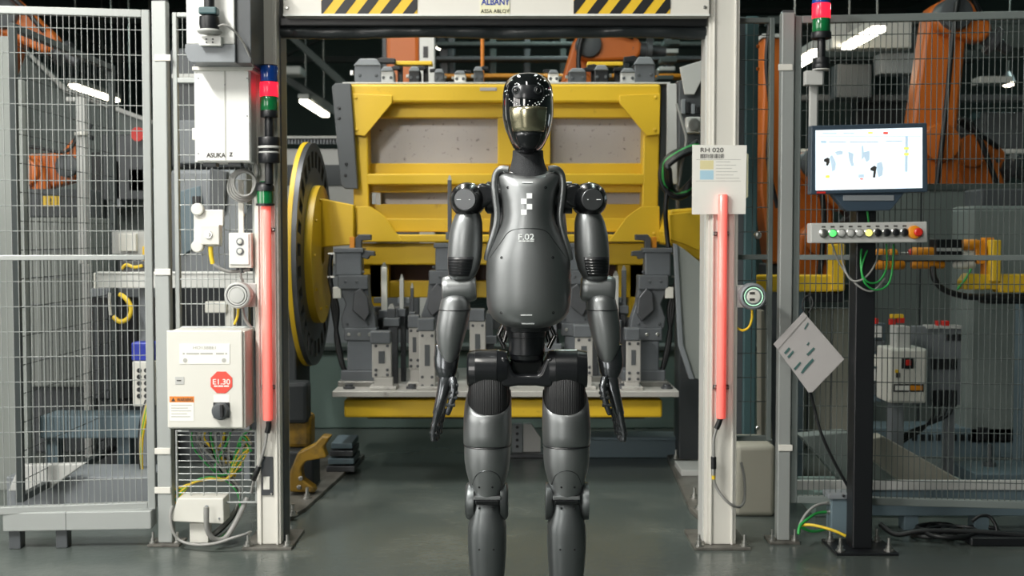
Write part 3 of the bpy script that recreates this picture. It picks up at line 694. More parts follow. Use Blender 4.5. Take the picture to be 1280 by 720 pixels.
# ================================================================ equipment left of the door
E = YF - .02
mu = pthing('drive_housing', 'white drive housing with a grey chamfered underside at the top', 'housing', 270, 84, 4.5)
y0 = 4.44
pb('casing', 'cabinet_white', mu, 233, -60, 292, 55, y0, .3, .004)
(xa, za), (xb, zb) = W(231, 55, y0), W(294, 78, y0)
MB().prism([(xa, za), (xa, za - .03), (xa + .012, zb + .006), (xa + .024, zb), (xb, zb), (xb, za)], y0 + .001, y0 + .3).build('underside', 'mid_grey', mu, .003)
(xc, zc) = W(293, -60, y0)
MB().box(xb - .001, xb + .055, y0 + .02, y0 + .3, zb, zc).build('side_cover', 'dark_grey', mu, .003)
pb('sensor_bracket', 'cabinet_white', mu, 249, 45, 276, 57, y0 - .03, .03, .002)
for x in (258, 266): 
    for y in (49, 53): bolt(mu, x, y, y0 - .03, .003, 'dark_grey')
pb('vent_hole', 'black', mu, 259, 79, 289, 82, y0 + .08, .01, 0)
cn = pthing('cable_connector', 'black round cable connector with a teal clamp on the drive housing', 'connector', 262, 42, y0 - .06)
c = WP(262, 42, y0 - .045); k = 1 / 336
MB().lathe(c, (0, 0, 1), [(0, 13 * k), (2 * k, 15 * k), (4 * k, 15 * k)], 24).build('collar', 'light_grey', cn, smooth=30)
MB().lathe(c, (0, 0, 1), [(4 * k, 11 * k), (12 * k, 12.5 * k), (20 * k, 12 * k), (21 * k, 8 * k)], 24).build('body', 'black', cn, smooth=30)
MB().box(c.x - .033, c.x + .033, c.y - .03, c.y + .02, c.z + 22 * k, c.z + 31 * k).build('clamp', 'teal_paint', cn, .006)
MB().cyl(c + Vector((0, 0, 20 * k)), c + Vector((0, 0, .4)), .019, n=16).build('conduit', 'black', cn, smooth=60)
cable('lead', 'cable_grey', cn, [(270, 34, y0 - .05), (280, 31, y0 - .06), (292, 38, y0 - .04), (303, 52, y0 - .01), (312, 70, y0 + .02), (317, 84, y0 + .06)], .004)

wc = pthing('drive_cabinet', 'white sheet metal cabinet hung on the fence under the drive housing', 'cabinet', 280, 204, 4.58)
pb('body', 'cabinet_white', wc, 244, 88, 313, 203, 4.58, .14, .003)
pb('door', 'cabinet_white', wc, 246, 87, 311, 201, 4.572, .008, .002)
pb('top_flange', 'box_grey', wc, 240, 83, 316, 88, 4.56, .16, .002)
pb('seam', 'print_grey', wc, 281.2, 88, 282, 200, 4.5712, .0008, 0)
for x, y in ((248, 98), (309, 98), (248, 192), (309, 145), (281, 106)): bolt(wc, x, y, 4.572, .003, 'mid_grey', .002)
text('maker_print', 'ASUKA', 'print_dark', wc, 270, 194, 4.5712, 6 / 328, fit=24 / 328, bold=.03)
text('maker_print', 'Z', 'print_dark', wc, 288.7, 193, 4.5712, 5 / 328, fit=4.5 / 328, bold=.03)
pb('rating_plate', 'paper', wc, 284, 139, 297, 144, 4.5715, .0006, 0)
pb('latch', 'box_grey', wc, 240, 160, 245, 175, 4.6, .02, .003)
for x in (254, 285): pb('foot_bracket', 'dark_grey', wc, x, 203, x + 16, 208, 4.6, .05, .001)

def tower(px, py0, Y, k, label, kinds, par_y, wid=11.0):
    # py0 = top; kinds: list of (material, height px, radius factor)
    t = pthing('signal_tower', label, 'signal light', px, par_y, Y)
    y = py0; r = wid * k
    for nm, mt, h, f in kinds:
        a = WP(px, y + h, Y); pr = [(0, r * f * .97), (.002, r * f), (h * k - .002, r * f), (h * k, r * f * .97)]
        MB().lathe(a, (0, 0, 1), pr, 28).build(nm, mt, t, smooth=35); y += h
    return t
kk = 1 / 322
YT = YD - .055
st = tower(336.5, 81.5, YT, kk, 'signal tower with blue, lit red and green rings on the left door post',
           [('cap', 'black', 1.8, .95), ('blue_lens', 'signal_blue', 19, 1), ('gasket', 'black', 1, .9), ('red_lens', 'signal_red', 17.5, 1.02), ('gasket', 'black', 1, .9), ('green_lens', 'signal_green', 16.5, 1), ('base', 'black', 8.5, .98), ('pole', 'black', 25, .5), ('socket', 'black', 11, 1.2), ('socket_ring', 'light_grey', 3, 1.28), ('gland', 'black', 4, 1.1), ('ring', 'light_grey', 2, 1.2), ('clamp', 'black', 12, 1.2), ('stem', 'black', 26, .48)], 230)
lb = pthing('light_bar', 'glowing red light bar with a green top on the left door post', 'light bar', 335, 528, YD - .04)
YB = YD - .035
def lightbar(t, x, y0, y1, r):
    a, b = WP(x, y1, YB), WP(x, y0, YB)
    MB().lathe(a, (0, 0, 1), [(0, r * .9), (.003, r), ((b - a).length - .003, r), ((b - a).length, r * .9)], 24).build('tube', 'led_red', t, smooth=40)
lightbar(lb, 334.8, 258, 525, 6.2 * kk)
a = WP(331.5, 257, YB)
MB().lathe(a, (0, 0, 1), [(0, .035), (.006, .035), (.007, .031), (.055, .031), (.057, .035), (.072, .034), (.085, .028), (.094, .018)], 24).build('green_lens', 'signal_green', lb, smooth=30)
MB().lathe(a, (0, 0, 1), [(0, .0355), (.008, .0355)], 24).build('base_ring', 'black', lb, smooth=30)
MB().lathe(a + Vector((0, 0, .056)), (0, 0, 1), [(0, .0355), (.018, .035), (.03, .028), (.036, .02)], 24).build('cap', 'black', lb, smooth=30)
for py in (287, 484): 
    pb('clip', 'steel_dark', lb, 327, py - 2.5, 343.5, py + 2.5, YD - .012, .012, .001)
    for x in (329, 341.5): bolt(lb, x, py, YD - .012, .006)
cable('lead', 'cable_black', lb, [(335.8, 527, YB), (335.8, 533, YB), (334, 541, YB)], .011)
cable('lead', 'cable_grey', lb, [(334, 540, YB), (331, 558, YB), (326, 575, YB), (321, 590, YB), (317.5, 600, YB + .02), (314, 616, YB + .05)], .006)
cable('plug', 'cable_black', lb, [(323.5, 583, YB), (320.5, 591, YB), (317, 599, YB + .015)], .011)
lr = pthing('light_bar', 'glowing red light bar on the right door post below the pallet card', 'light bar', 901, 524, YD - .04)
lightbar(lr, 901.3, 243, 523, 5.9 * kk)
for py in (292, 484):
    pb('clip', 'steel_dark', lr, 892, py - 2.5, 911, py + 2.5, YD - .012, .012, .001)
    for x in (894, 909): bolt(lr, x, py, YD - .012, .006)
cable('lead', 'cable_black', lr, [(900.5, 523, YB), (898.5, 529, YB), (895.5, 536, YB)], .011)
cable('lead', 'cable_grey', lr, [(896, 535, YB), (892.5, 548, YB), (892, 562, YB), (892, 574, YB), (892, 596, YB), (896, 610, YB), (906, 624, YB - .01), (918, 633, YB), (927, 632, YB + .05), (931, 620, YB + .09), (930, 595, YB + .1), (926, 578, YB + .1)], .0055)
cable('plug', 'cable_black', lr, [(892, 571, YB), (892, 578, YB), (892, 586, YB)], .011)
cable('plug_nut', 'bolt', lr, [(892, 586, YB), (892, 590, YB), (892, 594, YB)], .009)
cable('plug_tip', 'cable_yellow', lr, [(892, 594, YB), (892, 599, YB)], .008)

# coil of cable hanging by the post
cc = pthing('cable_coil', 'grey cable coil hanging beside the left door post', 'cable', 302, 250, E - .04)
for i in range(4):
    rr = 18 - i * 1.5; cx, cy = 303 + i * .9, 232 - i * .7
    pts = [WP(cx + rr * math.cos(q) * (1 + .05 * math.sin(3 * q + i)), cy + rr * 1.12 * math.sin(q), E - .05 - .007 * i) for q in [2 * PI * j / 28 for j in range(29)]]
    MB().tube(pts, .005, 8).build('cable_loop', 'cable_grey', cc, smooth=60)
cable('cable_tail', 'cable_grey', cc, [(313, 218, E - .05), (311, 208, E - .05), (313, 198, E - .05), (318, 186, E - .03), (326, 180, E - .02)], .005)
cable('cable_tail', 'cable_grey', cc, [(315, 240, E - .05), (318, 228, E - .05), (322, 215, E - .06), (319, 204, E - .05), (312, 200, E - .05)], .005)

gs = pthing('guard_switch', 'pale guard lock switch on a mounting plate on the mesh', 'switch', 260, 312, E - .05)
pp('mounting_plate', 'box_grey', gs, [(241, 258), (245, 257), (250, 262), (279, 262), (279, 282), (277, 284), (277, 308), (252, 308), (250, 311), (242, 312), (240, 306), (242, 300), (242, 268), (239.5, 263)], E - .02, .012, .003)
for y in (261.5, 308): 
    p = WP(246.5, y, E - .035); MB().lathe(p, (0, -1, 0), [(-.02, .024), (.0, .024), (.003, .02), (.003, .012)], 20).build('corner_knob', 'box_grey', gs, smooth=30)
pb('switch_body', 'box_grey', gs, 250, 281, 274, 306, E - .07, .05, .004)
p = WP(260.5, 293.3, E - .07); MB().lathe(p, (0, -1, 0), [(-.002, .016), (.006, .015), (.006, .009), (.014, .008)], 20).build('actuator', 'bolt', gs, smooth=30)
cable('lead', 'cable_yellow', gs, [(263, 308, E - .05), (264, 320, E - .05), (266, 330, E - .05)], .009)
cable('lead', 'cable_grey', gs, [(266, 329, E - .05), (272, 334, E - .05), (284, 339, E - .04), (298, 339, E - .03), (312, 337, E - .03)], .007)
bb = pthing('push_button_box', 'small pale box with two push buttons left of the post', 'switch', 299, 336, E - .05)
pb('box', 'box_grey', bb, 286, 291, 314, 335, E - .06, .055, .004)
pb('lid', 'cabinet_white', bb, 287, 292, 311, 331, E - .066, .006, .003)
pb('mounting_bar', 'box_grey', bb, 298, 225, 304, 292, E - .01, .01, .002)
for y in (302, 314):
    p = WP(300, y, E - .066); o = MB().lathe(p, (0, -1, 0), [(-.002, .0145), (.004, .0145), (.006, .011), (.004, .01)], 20).build('button_ring', 'mid_grey', bb, smooth=30)
    MB().lathe(p, (0, -1, 0), [(.002, .0095), (.007, .009), (.008, .006)], 16).build('button', 'box_grey', o, smooth=30)
for x in (298, 304): MB().cyl(WP(x - 1, 335, E - .03), WP(x - 1, 341, E - .03), .007, n=10).build('cable_gland', 'dark_grey', bb)
cable('lead', 'cable_grey', bb, [(301, 340, E - .03), (301, 346, E - .03), (304, 352, E - .02)], .005)

def round_button(px, py, label, r, lit):
    t = pthing('round_push_button', label, 'button', px, py + 18, E - .1)
    pb('bracket', 'light_grey', t, *((px + 4, py - 15, px + 24, py + 15) if px < 600 else (px - 22, py - 14, px + 4, py + 14)), E - .03, .02, .003)
    p = WP(px, py, E - .09)
    MB().lathe(p, (0, -1, 0), [(-.06, r * .9), (-.03, r), (.0, r), (.012, r * .96), (.016, r * .84), (.014, r * .78)], 36).build('housing', 'mid_grey' if lit else 'light_grey', t, smooth=30)
    MB().lathe(p, (0, -1, 0), [(.010, r * .8), (.0145, r * .78), (.0145, r * .7)], 36, False).build('dark_ring', 'black', t)
    MB().lathe(p, (0, -1, 0), [(.010, r * .71), (.017, r * .70), (.017, r * .64), (.013, r * .63), (.013, r * .01)], 36).build('light_ring', 'led_ring' if lit else 'cabinet_white', t, smooth=30)
    MB().lathe(p, (0, -1, 0), [(.013, r * (.5 if lit else .56)), (.021, r * (.48 if lit else .54)), (.022, r * .4)], 32).build('push_cap', 'box_grey' if lit else 'light_grey', t, smooth=30)
    if lit:
        for dy in (-4, 4): pb('symbol', 'print_dark', t, px - 4, py + dy - 1.6, px + 2.5, py + dy + 1.6, E - .1135, .001, 0)
    return t
rb = round_button(297.5, 369, 'big round white push button beside the left door post', .052, False)
cable('lead', 'cable_yellow', rb, [(298, 385, E - .07), (297, 395, E - .06), (293, 405, E - .05)], .005)
cable('lead', 'cable_grey', rb, [(303, 385, E - .07), (306, 398, E - .06), (314, 410, E - .05)], .006)
rb = round_button(941, 370.5, 'big round push button with a green glowing ring right of the door', .052, True)
cable('lead', 'cable_yellow', rb, [(940, 387, E - .07), (940, 398, E - .06), (936, 409, E - .05), (928, 413, E - .03), (920, 409, E + .01)], .005)

# control box E1.30
yb = 4.56
cb = pthing('control_box', 'light grey switch box with a red octagon sticker reading E1.30', 'control box', 260, 537, yb)
pb('body', 'box_grey', cb, 211, 414, 306, 536, yb + .012, .16, .004)
pb('door', 'box_grey', cb, 209.5, 413, 302.5, 535, yb, .012, .004)
lp = pb('name_plate', 'paper', cb, 224.5, 430, 287, 455, yb - .002, .002, 0)
text('plate_print', 'HO13BBE1', 'print_grey', lp, 255.5, 434.6, yb - .0025, 3.6 / 326, fit=28 / 326)
for x0, x1 in ((228.5, 231), (233, 249), (250.5, 266), (270, 280), (281.5, 284)): pb('print_line', 'print_grey', lp, x0, 441, x1, 443.2, yb - .0024, .0004, 0)
for x in (231.5, 280):
    p = WP(x, 450.5, yb - .0022); MB().lathe(p, (0, -1, 0), [(0, .0085), (.0006, .0085)], 18).build('plate_emblem', 'print_grey', lp)
c0 = (276.8, 478)
oc = pp('warning_octagon', 'sticker_red', cb, [(c0[0] + 14.6 * math.cos(PI / 8 + k * PI / 4), c0[1] + 14.6 * math.sin(PI / 8 + k * PI / 4)) for k in range(8)], yb - .002, .002, 0)
text('octagon_print', 'E1.30', 'paper', oc, 276.8, 477.2, yb - .0026, 6.8 / 326, fit=21.5 / 326, bold=.01)
for x0, x1 in ((267.5, 272), (272.8, 279), (279.8, 286)): pb('print_line', 'paper', oc, x0, 481.8, x1, 483.6, yb - .0024, .0004, 0)
pb('blank_label', 'paper', cb, 267, 493.5, 286.5, 503, yb - .001, .001, 0)
o = pb('warning_strip', 'sticker_orange', cb, 212, 495.5, 242.5, 503, yb - .001, .001, 0)
text('warning_print', 'WARNING', 'print_dark', o, 231, 499.5, yb - .0016, 4.6 / 326, fit=20 / 326, bold=.01)
pp('warning_triangle', 'print_dark', o, [(213.8, 501.8), (219.2, 501.8), (216.5, 497)], yb - .0016, .0006, 0)
o = pb('info_label', 'paper', cb, 212, 503, 242, 526.5, yb - .001, .001, 0)
for k in range(5): pb('print_line', 'print_grey', o, 214, 506 + k * 3.6, 240 - (k * 5) % 9, 507 + k * 3.6, yb - .0013, .0003, 0)
o = pb('lock_plate', 'light_grey', cb, 219, 471, 230, 480.5, yb - .002, .002, .0005)
pb('lock_slot', 'print_dark', o, 221, 475, 226.5, 476.5, yb - .0026, .0006, 0)
p = WP(276.5, 513.5, yb)
o = pb('switch_plate', 'black', cb, 266.5, 503, 286.5, 522.5, yb - .006, .006, .002)
MB().lathe(p, (0, -1, 0), [(.005, .034), (.012, .034), (.016, .03), (.03, .027), (.032, .02)], 28).build('rotary_knob', 'dark_grey', o, smooth=30)
pb('knob_handle', 'black', o, 274.4, 505.5, 278.6, 521.5, yb - .044, .016, .003)
pb('gland_plate', 'dark_grey', cb, 236, 536, 290, 539.5, yb + .04, .1, .001)

# lower wire guard with the bunch of cables behind it
g0, g1 = W(215.5, 0, YF)[0], W(318, 0, YF)[0]
fence('mesh_guard', 'coarse wire guard under the control box in front of loose cables', (g0, YF - .03), (g1, YF - .03), W(0, 627, YF)[1], W(0, 536, YF)[1], 'fence_grey', ft=.008, vp=.044, hp=.0255, fd=.012, wr=.0018, group=None)
random.seed(3)
cols = ['cable_green', 'cable_yellow', 'cable_grey', 'cable_grey', 'cable_black', 'cable_grey', 'cable_green', 'cable_yellow', 'cable_grey', 'cable_black']
cbd = pthing('cable_bundle', 'tangled bunch of green, yellow and grey cables behind the wire guard', 'cables', 270, 676, YF + .03)
for i in range(22):
    c = cols[i % len(cols)]; x0 = 240 + i * 2.4; d = YF + .03 + .006 * (i % 5)
    yy = 575 + random.uniform(-20, 14)
    pts = [(x0, 538, d), (x0 - 3 + random.uniform(-4, 4), 552, d + .01), (262 + random.uniform(0, 30), yy, d + .03), (288 + random.uniform(-4, 14), yy + 6 + random.uniform(-10, 8), d + .02), (300 + random.uniform(0, 12), 562 - random.uniform(0, 20), d), (314, 540 + random.uniform(-4, 30), d)]
    if i % 3 == 0: pts = [(x0, 538, d), (x0 + 2, 560, d), (268 + i, 590, d + .02), (294 + i * .4, 612, d + .02), (300 - i * .5, 640, d), (288 - i, 662, d - .02), (268 - i, 676, d - .04)]
    if i % 5 == 1: pts = [(216, 612 + i, d), (240, 604, d), (262, 596 + i % 4, d), (284, 598, d), (298, 585 - i, d), (312, 560, d)]
    cable('cable', c, cbd, pts, .0034 + .001 * (i % 3))
tag(cable('conduit_hose', 'cable_grey', None, [(258, 634, 4.6), (258, 650, 4.6), (260, 664, 4.61), (268, 674, 4.63), (282, 672, 4.66), (296, 650, 4.7), (309, 622, 4.73)], .011), 'thick grey hose curving down from the junction box to the floor', 'hose')
tag(cable('floor_cable', 'cable_grey', None, [(216, 632, 4.66), (213, 645, 4.65), (216, 664, 4.64), (226, 676, 4.64), (246, 681, 4.62), (270, 679, 4.6), (292, 672, 4.6), (306, 668, 4.62), (313, 665, 4.66)], .006), 'thin grey cable looping round the junction box on the floor', 'cable')
jb = pthing('junction_box', 'pale junction box on a short stand beside the floor cables', 'junction box', 245, 678, 4.66)
pp('box', 'box_grey', jb, [(222, 623), (279, 623), (280, 653), (278, 655), (216, 652), (214, 648)], 4.66, .1, .004)
pb('stand', 'box_grey', jb, 237, 654, 260, 679, 4.69, .06, .003)
bolt(jb, 274, 648, 4.66, .004, 'mid_grey'); bolt(jb, 258.5, 634, 4.66, .009, 'mid_grey')

# ================================================================ right of the door
ps = pthing('pallet_card', 'white card reading RH 020 with a bar code on the right door post', 'sign', 901, 268, YD - .03)
M = Matrix.Identity(4)
pp('card', 'paper', ps, [(865.5, 181), (933.5, 181.5), (932, 267.5), (865, 268)], YD - .024, .004, 0)
pp('sheet_behind', 'paper_cream', ps, [(925, 184), (935.5, 193), (935, 246), (930, 250)], YD - .018, .003, 0)
text('card_print', 'RH 020', 'print_dark', ps, 890, 187.5, YD - .0246, 5.6 / 321, fit=28.5 / 321, bold=.005)
bcx = 875.5; random.seed(5)
while bcx < 905:
    wv = random.choice((.5, .8, 1.3)); pb('bar_code_bar', 'print_dark', ps, bcx, 192.4, min(906, bcx + wv), 198, YD - .0246, .0006, 0); bcx += wv + random.choice((.5, .7, 1.0))
pb('yellow_field', 'print_yellow', ps, 875, 200.5, 892, 211.5, YD - .0246, .0006, 0)
pb('blue_field', 'print_sky', ps, 875, 213, 892, 224.5, YD - .0246, .0006, 0)
for k in range(6): pb('print_line', 'print_grey', ps, 895, 202 + k * 4.1, 913 + (k * 7) % 12, 202.6 + k * 4.1, YD - .0246, .0006, 0)
pb('print_line', 'print_grey', ps, 870, 199.2, 926, 199.7, YD - .0246, .0006, 0); pb('print_line', 'print_grey', ps, 870, 226, 926, 226.5, YD - .0246, .0006, 0)

# operator terminal
yk = 4.62
kt = pthing('operator_terminal', 'operator terminal on a black post with a bright screen and button panel', 'terminal', 1081, 692, yk)
xa, xb = W(1069, 400, yk)[0], W(1094, 400, yk)[0]
MB().box(xa, xb, yk, yk + .09, .012, W(0, 246, yk)[1]).build('post', 'black', kt, .005)
bp_ = MB().box(xa - .08, xb + .085, yk - .06, yk + .16, 0, .012).build('base_plate', 'black', kt, .002)
for x, y in ((xa - .055, yk - .03), (xb + .055, yk - .03), (xa - .055, yk + .12), (xb + .055, yk + .12)): floor_bolt(kt, x, y, .012, .012, .05)
ym = yk - .09
mo = pp('monitor', 'navy', kt, [(1014, 157), (1159, 153.5), (1160, 240), (1013, 243)], ym, .05, .004)
scr = pp('screen', 'screen', mo, [(1019.5, 163), (1153, 159.5), (1153, 235), (1019.5, 238)], ym - .0015, .002, 0)
def sg_(m, x0, y0, x1, y1): pb('screen_mark', m, mo, x0, y0, x1, y1, ym - .0022, .0007, 0)
sg_('screen_red', 1104, 165, 1110, 167.5); sg_('screen_yellow', 1085, 165, 1091, 167); sg_('screen_pale', 1026, 175.5, 1033, 179); sg_('screen_pale', 1036, 176.5, 1058, 178.2); sg_('screen_pale', 1062, 176.5, 1098, 178.2); sg_('screen_pale', 1107, 175.5, 1128, 177)
sg_('screen_pale', 1020.5, 170.2, 1152, 170.9); sg_('screen_pale', 1131, 170, 1135, 215); sg_('screen_yellow', 1130, 184, 1136, 187); sg_('screen_yellow', 1130, 191, 1136, 194.5); sg_('screen_pale', 1028, 166, 1046, 167.4); sg_('screen_pale', 1054, 166, 1068, 167.4)
sg_('screen_yellow', 1032, 219, 1037, 222.5); sg_('screen_red', 1075, 223, 1079, 224.5); sg_('screen_pale', 1073, 218, 1080, 222)
for nm, pts in [(0, [(1030, 199), (1034, 197), (1037, 198), (1037, 203), (1035, 207), (1032.5, 207), (1033, 203), (1030, 202)]), (1, [(1037, 196), (1040, 193), (1043, 199), (1045, 204), (1044, 212), (1040, 215), (1039, 206)]),
                (1, [(1043, 190), (1050, 188), (1054, 189), (1053, 193), (1046, 194)]), (1, [(1060, 189), (1067, 192), (1066, 201), (1068, 207), (1064, 208), (1061, 198)]), (1, [(1077, 182), (1079, 182), (1080, 190), (1087, 188), (1087, 200), (1083, 203), (1080, 196), (1077, 201)]),
                (0, [(1088, 210), (1093, 207), (1096, 209), (1095, 214), (1094, 222), (1091, 222), (1092, 214), (1088, 213)]), (1, [(1096, 204), (1102, 202), (1104, 210), (1103, 219), (1098, 222), (1096, 214)])]:
    pp('screen_drawing', 'print_dark' if nm == 0 else 'screen_pale', mo, pts, ym - .0022, .0007, 0)
pb('red_tab', 'red', mo, 1021, 239.5, 1032, 241.8, ym - .001, .002, 0)
nk = pp('monitor_neck', 'navy', kt, [(1040, 242), (1131, 240.5), (1116, 260), (1112, 263), (1060, 264), (1055, 261)], ym + .012, .05, .003)
pb('handle_strip', 'mid_grey', nk, 1054, 244, 1118, 251, ym + .008, .004, .002)
bpn = pp('button_panel', 'light_grey', kt, [(1013.5, 279), (1159, 277), (1159.5, 303), (1013.5, 304)], ym + .0, .06, .004)
for i in range(10):
    px = 1029 + i * 11.25; py = 291.6 - i * .12; p = WP(px, py, ym)
    mcap = ['bolt', 'led_green', 'light_grey', 'light_grey', 'light_grey', 'led_yellow', 'black', 'black', 'black', 'black'][i]
    o = MB().lathe(p, (0, -1, 0), [(-.001, .0165), (.006, .0165), (.008, .014)], 24).build('button_ring', 'bolt', bpn, smooth=30)
    MB().lathe(p, (0, -1, 0), [(.004, .0135), (.012, .013), (.014, .009)], 20).build('button_cap', mcap, o, smooth=40)
    pb('button_label', 'print_dark', bpn, px - 2, py - 9, px + 3, py - 7, ym - .0006, .0008, 0)
p = WP(1142.5, 290.3, ym); o = MB().lathe(p, (0, -1, 0), [(-.001, .026), (.012, .024), (.014, .02)], 28).build('stop_collar', 'amber', bpn, smooth=30)
MB().lathe(p + Vector((.006, 0, 0)), (0, -1, 0), [(.012, .01), (.026, .01), (.028, .0165), (.036, .0165), (.04, .012)], 24).build('stop_button', 'red', o, smooth=30)
for pts, m in [([(1078, 303, yk + .02), (1076, 325, yk - .02), (1079, 350, yk - .03), (1092, 362, yk - .02), (1108, 358, yk), (1115, 340, yk + .02), (1117, 305, yk + .03)], 'cable_green'),
               ([(1088, 303, yk + .02), (1077, 335, yk - .03), (1084, 352, yk - .03), (1098, 352, yk - .01), (1108, 335, yk + .02), (1108, 305, yk + .03)], 'cable_green'),
               ([(1052, 304, yk + .02), (1054, 330, yk), (1064, 350, yk - .02), (1080, 348, yk - .03), (1094, 330, yk), (1098, 306, yk + .03)], 'cable_grey'),
               ([(1040, 304, yk + .02), (1050, 330, yk + .02), (1070, 355, yk - .02), (1090, 364, yk - .02), (1106, 348, yk + .01)], 'cable_grey'),
               ([(1085, 246, yk - .02), (1084, 262, yk - .03), (1086, 278, yk - .02)], 'cable_green')]:
    cable('lead', m, kt, pts, .0038)
t2 = tower(1026.5, -8, yk + .02, 1 / 326, 'signal tower with lit red ring above the operator terminal',
           [('cap', 'black', 2, .95), ('blue_lens', 'signal_blue', 11, 1), ('red_lens', 'signal_red', 18.5, 1.02), ('green_lens', 'signal_green', 17, 1), ('base', 'black', 8, 1.12), ('pole', 'black', 24, .45), ('socket', 'black', 8, .9), ('foot', 'black', 6, 1.0), ('ring', 'light_grey', 1.6, 1.0)], 104, 11.2)
pb('bracket', 'light_grey', t2, 1007, 88, 1029, 106, yk + .01, .04, .003)
pb('bracket_arm', 'light_grey', t2, 1012, 104, 1022, 158, yk + .06, .02, .003)

# document sleeve hung on the mesh by one corner
ds = pthing('document_sleeve', 'clear document sleeve hanging askew on the right mesh', 'document', 1012, 492, YF - .03)
pp('sleeve', 'sleeve', ds, [(1004.5, 390), (1055.5, 449), (1016, 490), (1011, 491), (967, 430)], YF - .035, .004, .001)
pp('fold_flap', 'sleeve', ds, [(1004.5, 390), (1009, 395), (972, 437), (967, 430)], YF - .038, .002, 0)
for a in [[(980, 441), (986, 434), (988, 436), (982, 443)], [(984, 446), (991, 438), (992.5, 440), (986, 448)], [(992, 461), (1000, 452), (1001.5, 454), (994, 463)], [(1005, 411), (1010, 403), (1011, 404), (1006.5, 412)], [(1008, 443), (1017, 434), (1018.5, 436), (1010, 445)], [(1001, 466), (1004, 461), (1007, 457), (1015.5, 448), (1017.5, 450.5), (1009, 460), (1003, 467)], [(1008, 431), (1011, 427.5), (1012, 429), (1009.5, 432)]]:
    pp('print_block', 'print_teal', ds, a, YF - .0375, .0015, 0)
cable('hanger_wire', 'cable_black', ds, [(1006, 393, YF - .03), (1003, 382, YF - .03), (1006, 372, YF - .02), (1013, 370, YF - .02), (1016, 380, YF - .03), (1011, 391, YF - .03)], .003)
cable('hanger_wire', 'cable_black', ds, [(1013, 491, YF - .02), (1018, 510, YF - .01), (1026, 540, YF - .01), (1040, 572, YF), (1062, 612, YF + .02)], .006)

# small grey box and cables on the floor beside the terminal
sb = pthing('floor_box', 'small grey connection box on the floor beside the black post', 'box', 1040, 652, 4.78)
pb('box', 'blue_steel', sb, 1039, 622, 1069, 668, 4.74, .08, .004); pb('lid', 'mid_grey', sb, 1036, 618, 1071, 624, 4.73, .1, .002); bolt(sb, 1054, 619.5, 4.73, .006, 'black')
for py, m in ((629, 'cable_grey'), (640, 'cable_green')):
    MB().cyl(WP(1033, py, 4.77), WP(1040, py, 4.77), .009, n=12).build('gland', 'bolt', sb)
Fy = 4.72
tag(cable('earth_cable', 'cable_green', None, [(1034, 640, 4.77), (1020, 642, 4.74), (1008, 650, 4.70), (1000, 657, 4.68), (998, 668, 4.66)], .006), 'green earth cable plugged into the small floor box', 'cable')
tag(cable('grey_lead', 'cable_grey', None, [(1034, 629, 4.77), (1020, 632, 4.74), (1008, 642, 4.71), (1000, 656, 4.69), (999, 666, 4.67)], .006), 'grey lead plugged into the small floor box', 'cable')
tag(cable('earth_lead', 'cable_yellow', None, [(1000, 657, 4.7), (1012, 656, 4.68), (1028, 659, 4.66), (1044, 664, 4.64), (1057, 670, 4.63)], .006), 'yellow cable lying on the floor towards the black post', 'cable')
tag(cable('earth_strap', 'cable_green', None, [(1000, 658, 4.72), (1014, 664, 4.74), (1030, 662, 4.78), (1044, 656, 4.84), (1054, 650, 4.88)], .006), 'second green cable on the floor behind the yellow one', 'cable')
random.seed(11)
hc = pthing('cable_heap', 'heap of black cables on the floor under the right gate', 'cable', 1190, 676, 4.8)
for i in range(7):
    cx, cy, rx, ry = 1190 + random.uniform(-30, 34), 664 + random.uniform(-5, 5), random.uniform(12, 34), random.uniform(5, 13)
    pts = []
    for j in range(25):
        q = 2 * PI * j / 24; pts.append(WP(cx + rx * math.cos(q), cy - ry * math.sin(q) * .8, 4.8 + .1 * math.sin(q) + .02 * i))
    MB().tube([Vector((p.x, p.y, max(p.z, .012))) for p in pts], .009, 8).build('cable_loop', 'cable_black', hc, smooth=60)
cable('cable_end', 'cable_black', hc, [(1100, 655, 4.85), (1120, 668, 4.8), (1150, 664, 4.78), (1200, 664, 4.76), (1240, 666, 4.74), (1300, 672, 4.72)], .011)
cable('cable_end', 'cable_black', hc, [(1215, 652, 4.8), (1225, 645, 4.8), (1237, 646, 4.8), (1245, 658, 4.78), (1246, 672, 4.76)], .007)
tb = MB().box(W(1225, 0, 4.7)[0], 2.3, 4.7, 4.82, 0, .035).build('cable_tray', 'black', None, .006); tag(tb, 'low black cable tray lying on the floor at the right edge', 'cable tray')

# ================================================================ the yellow tilting fixture in the cell
YX = 6.5
fx_ = thing('welding_fixture', 'yellow tilting welding fixture with grey zinc panels behind the robot', 'fixture', (W(632, 0, YX)[0], YX, 0))
pb('top_beam', 'yellow', fx_, 437, 105, 826, 128, 6.45, .2, .012)
pb('top_flange', 'yellow', fx_, 445, 127, 822, 147, 6.52, .1, .004)
pb('edge_strip', 'light_grey', fx_, 428, 102.6, 838, 105, 6.47, .2, .003)
pp('stile', 'yellow', fx_, [(439, 127), (459, 127), (462, 296), (443, 296)], 6.46, .16, .008)
pp('stile', 'yellow', fx_, [(805, 127), (825, 127), (822, 300), (802, 300)], 6.46, .16, .008)
pb('mullion', 'yellow', fx_, 622, 128, 688, 206, 6.53, .08, .004)
pb('zinc_panel', 'panel_zinc', fx_, 452, 145, 626, 208, 6.60, .01, 0)
pb('zinc_panel', 'panel_zinc', fx_, 686, 145, 808, 208, 6.60, .01, 0)
pb('cross_beam', 'yellow', fx_, 458, 217, 806, 231, 6.46, .16, .008)
pp('cross_flange', 'yellow', fx_, [(458, 204), (806, 204), (806, 218), (458, 218)], 6.55, .06, .004)
pb('cross_flange', 'yellow', fx_, 462, 230, 803, 240.5, 6.53, .06, .004)
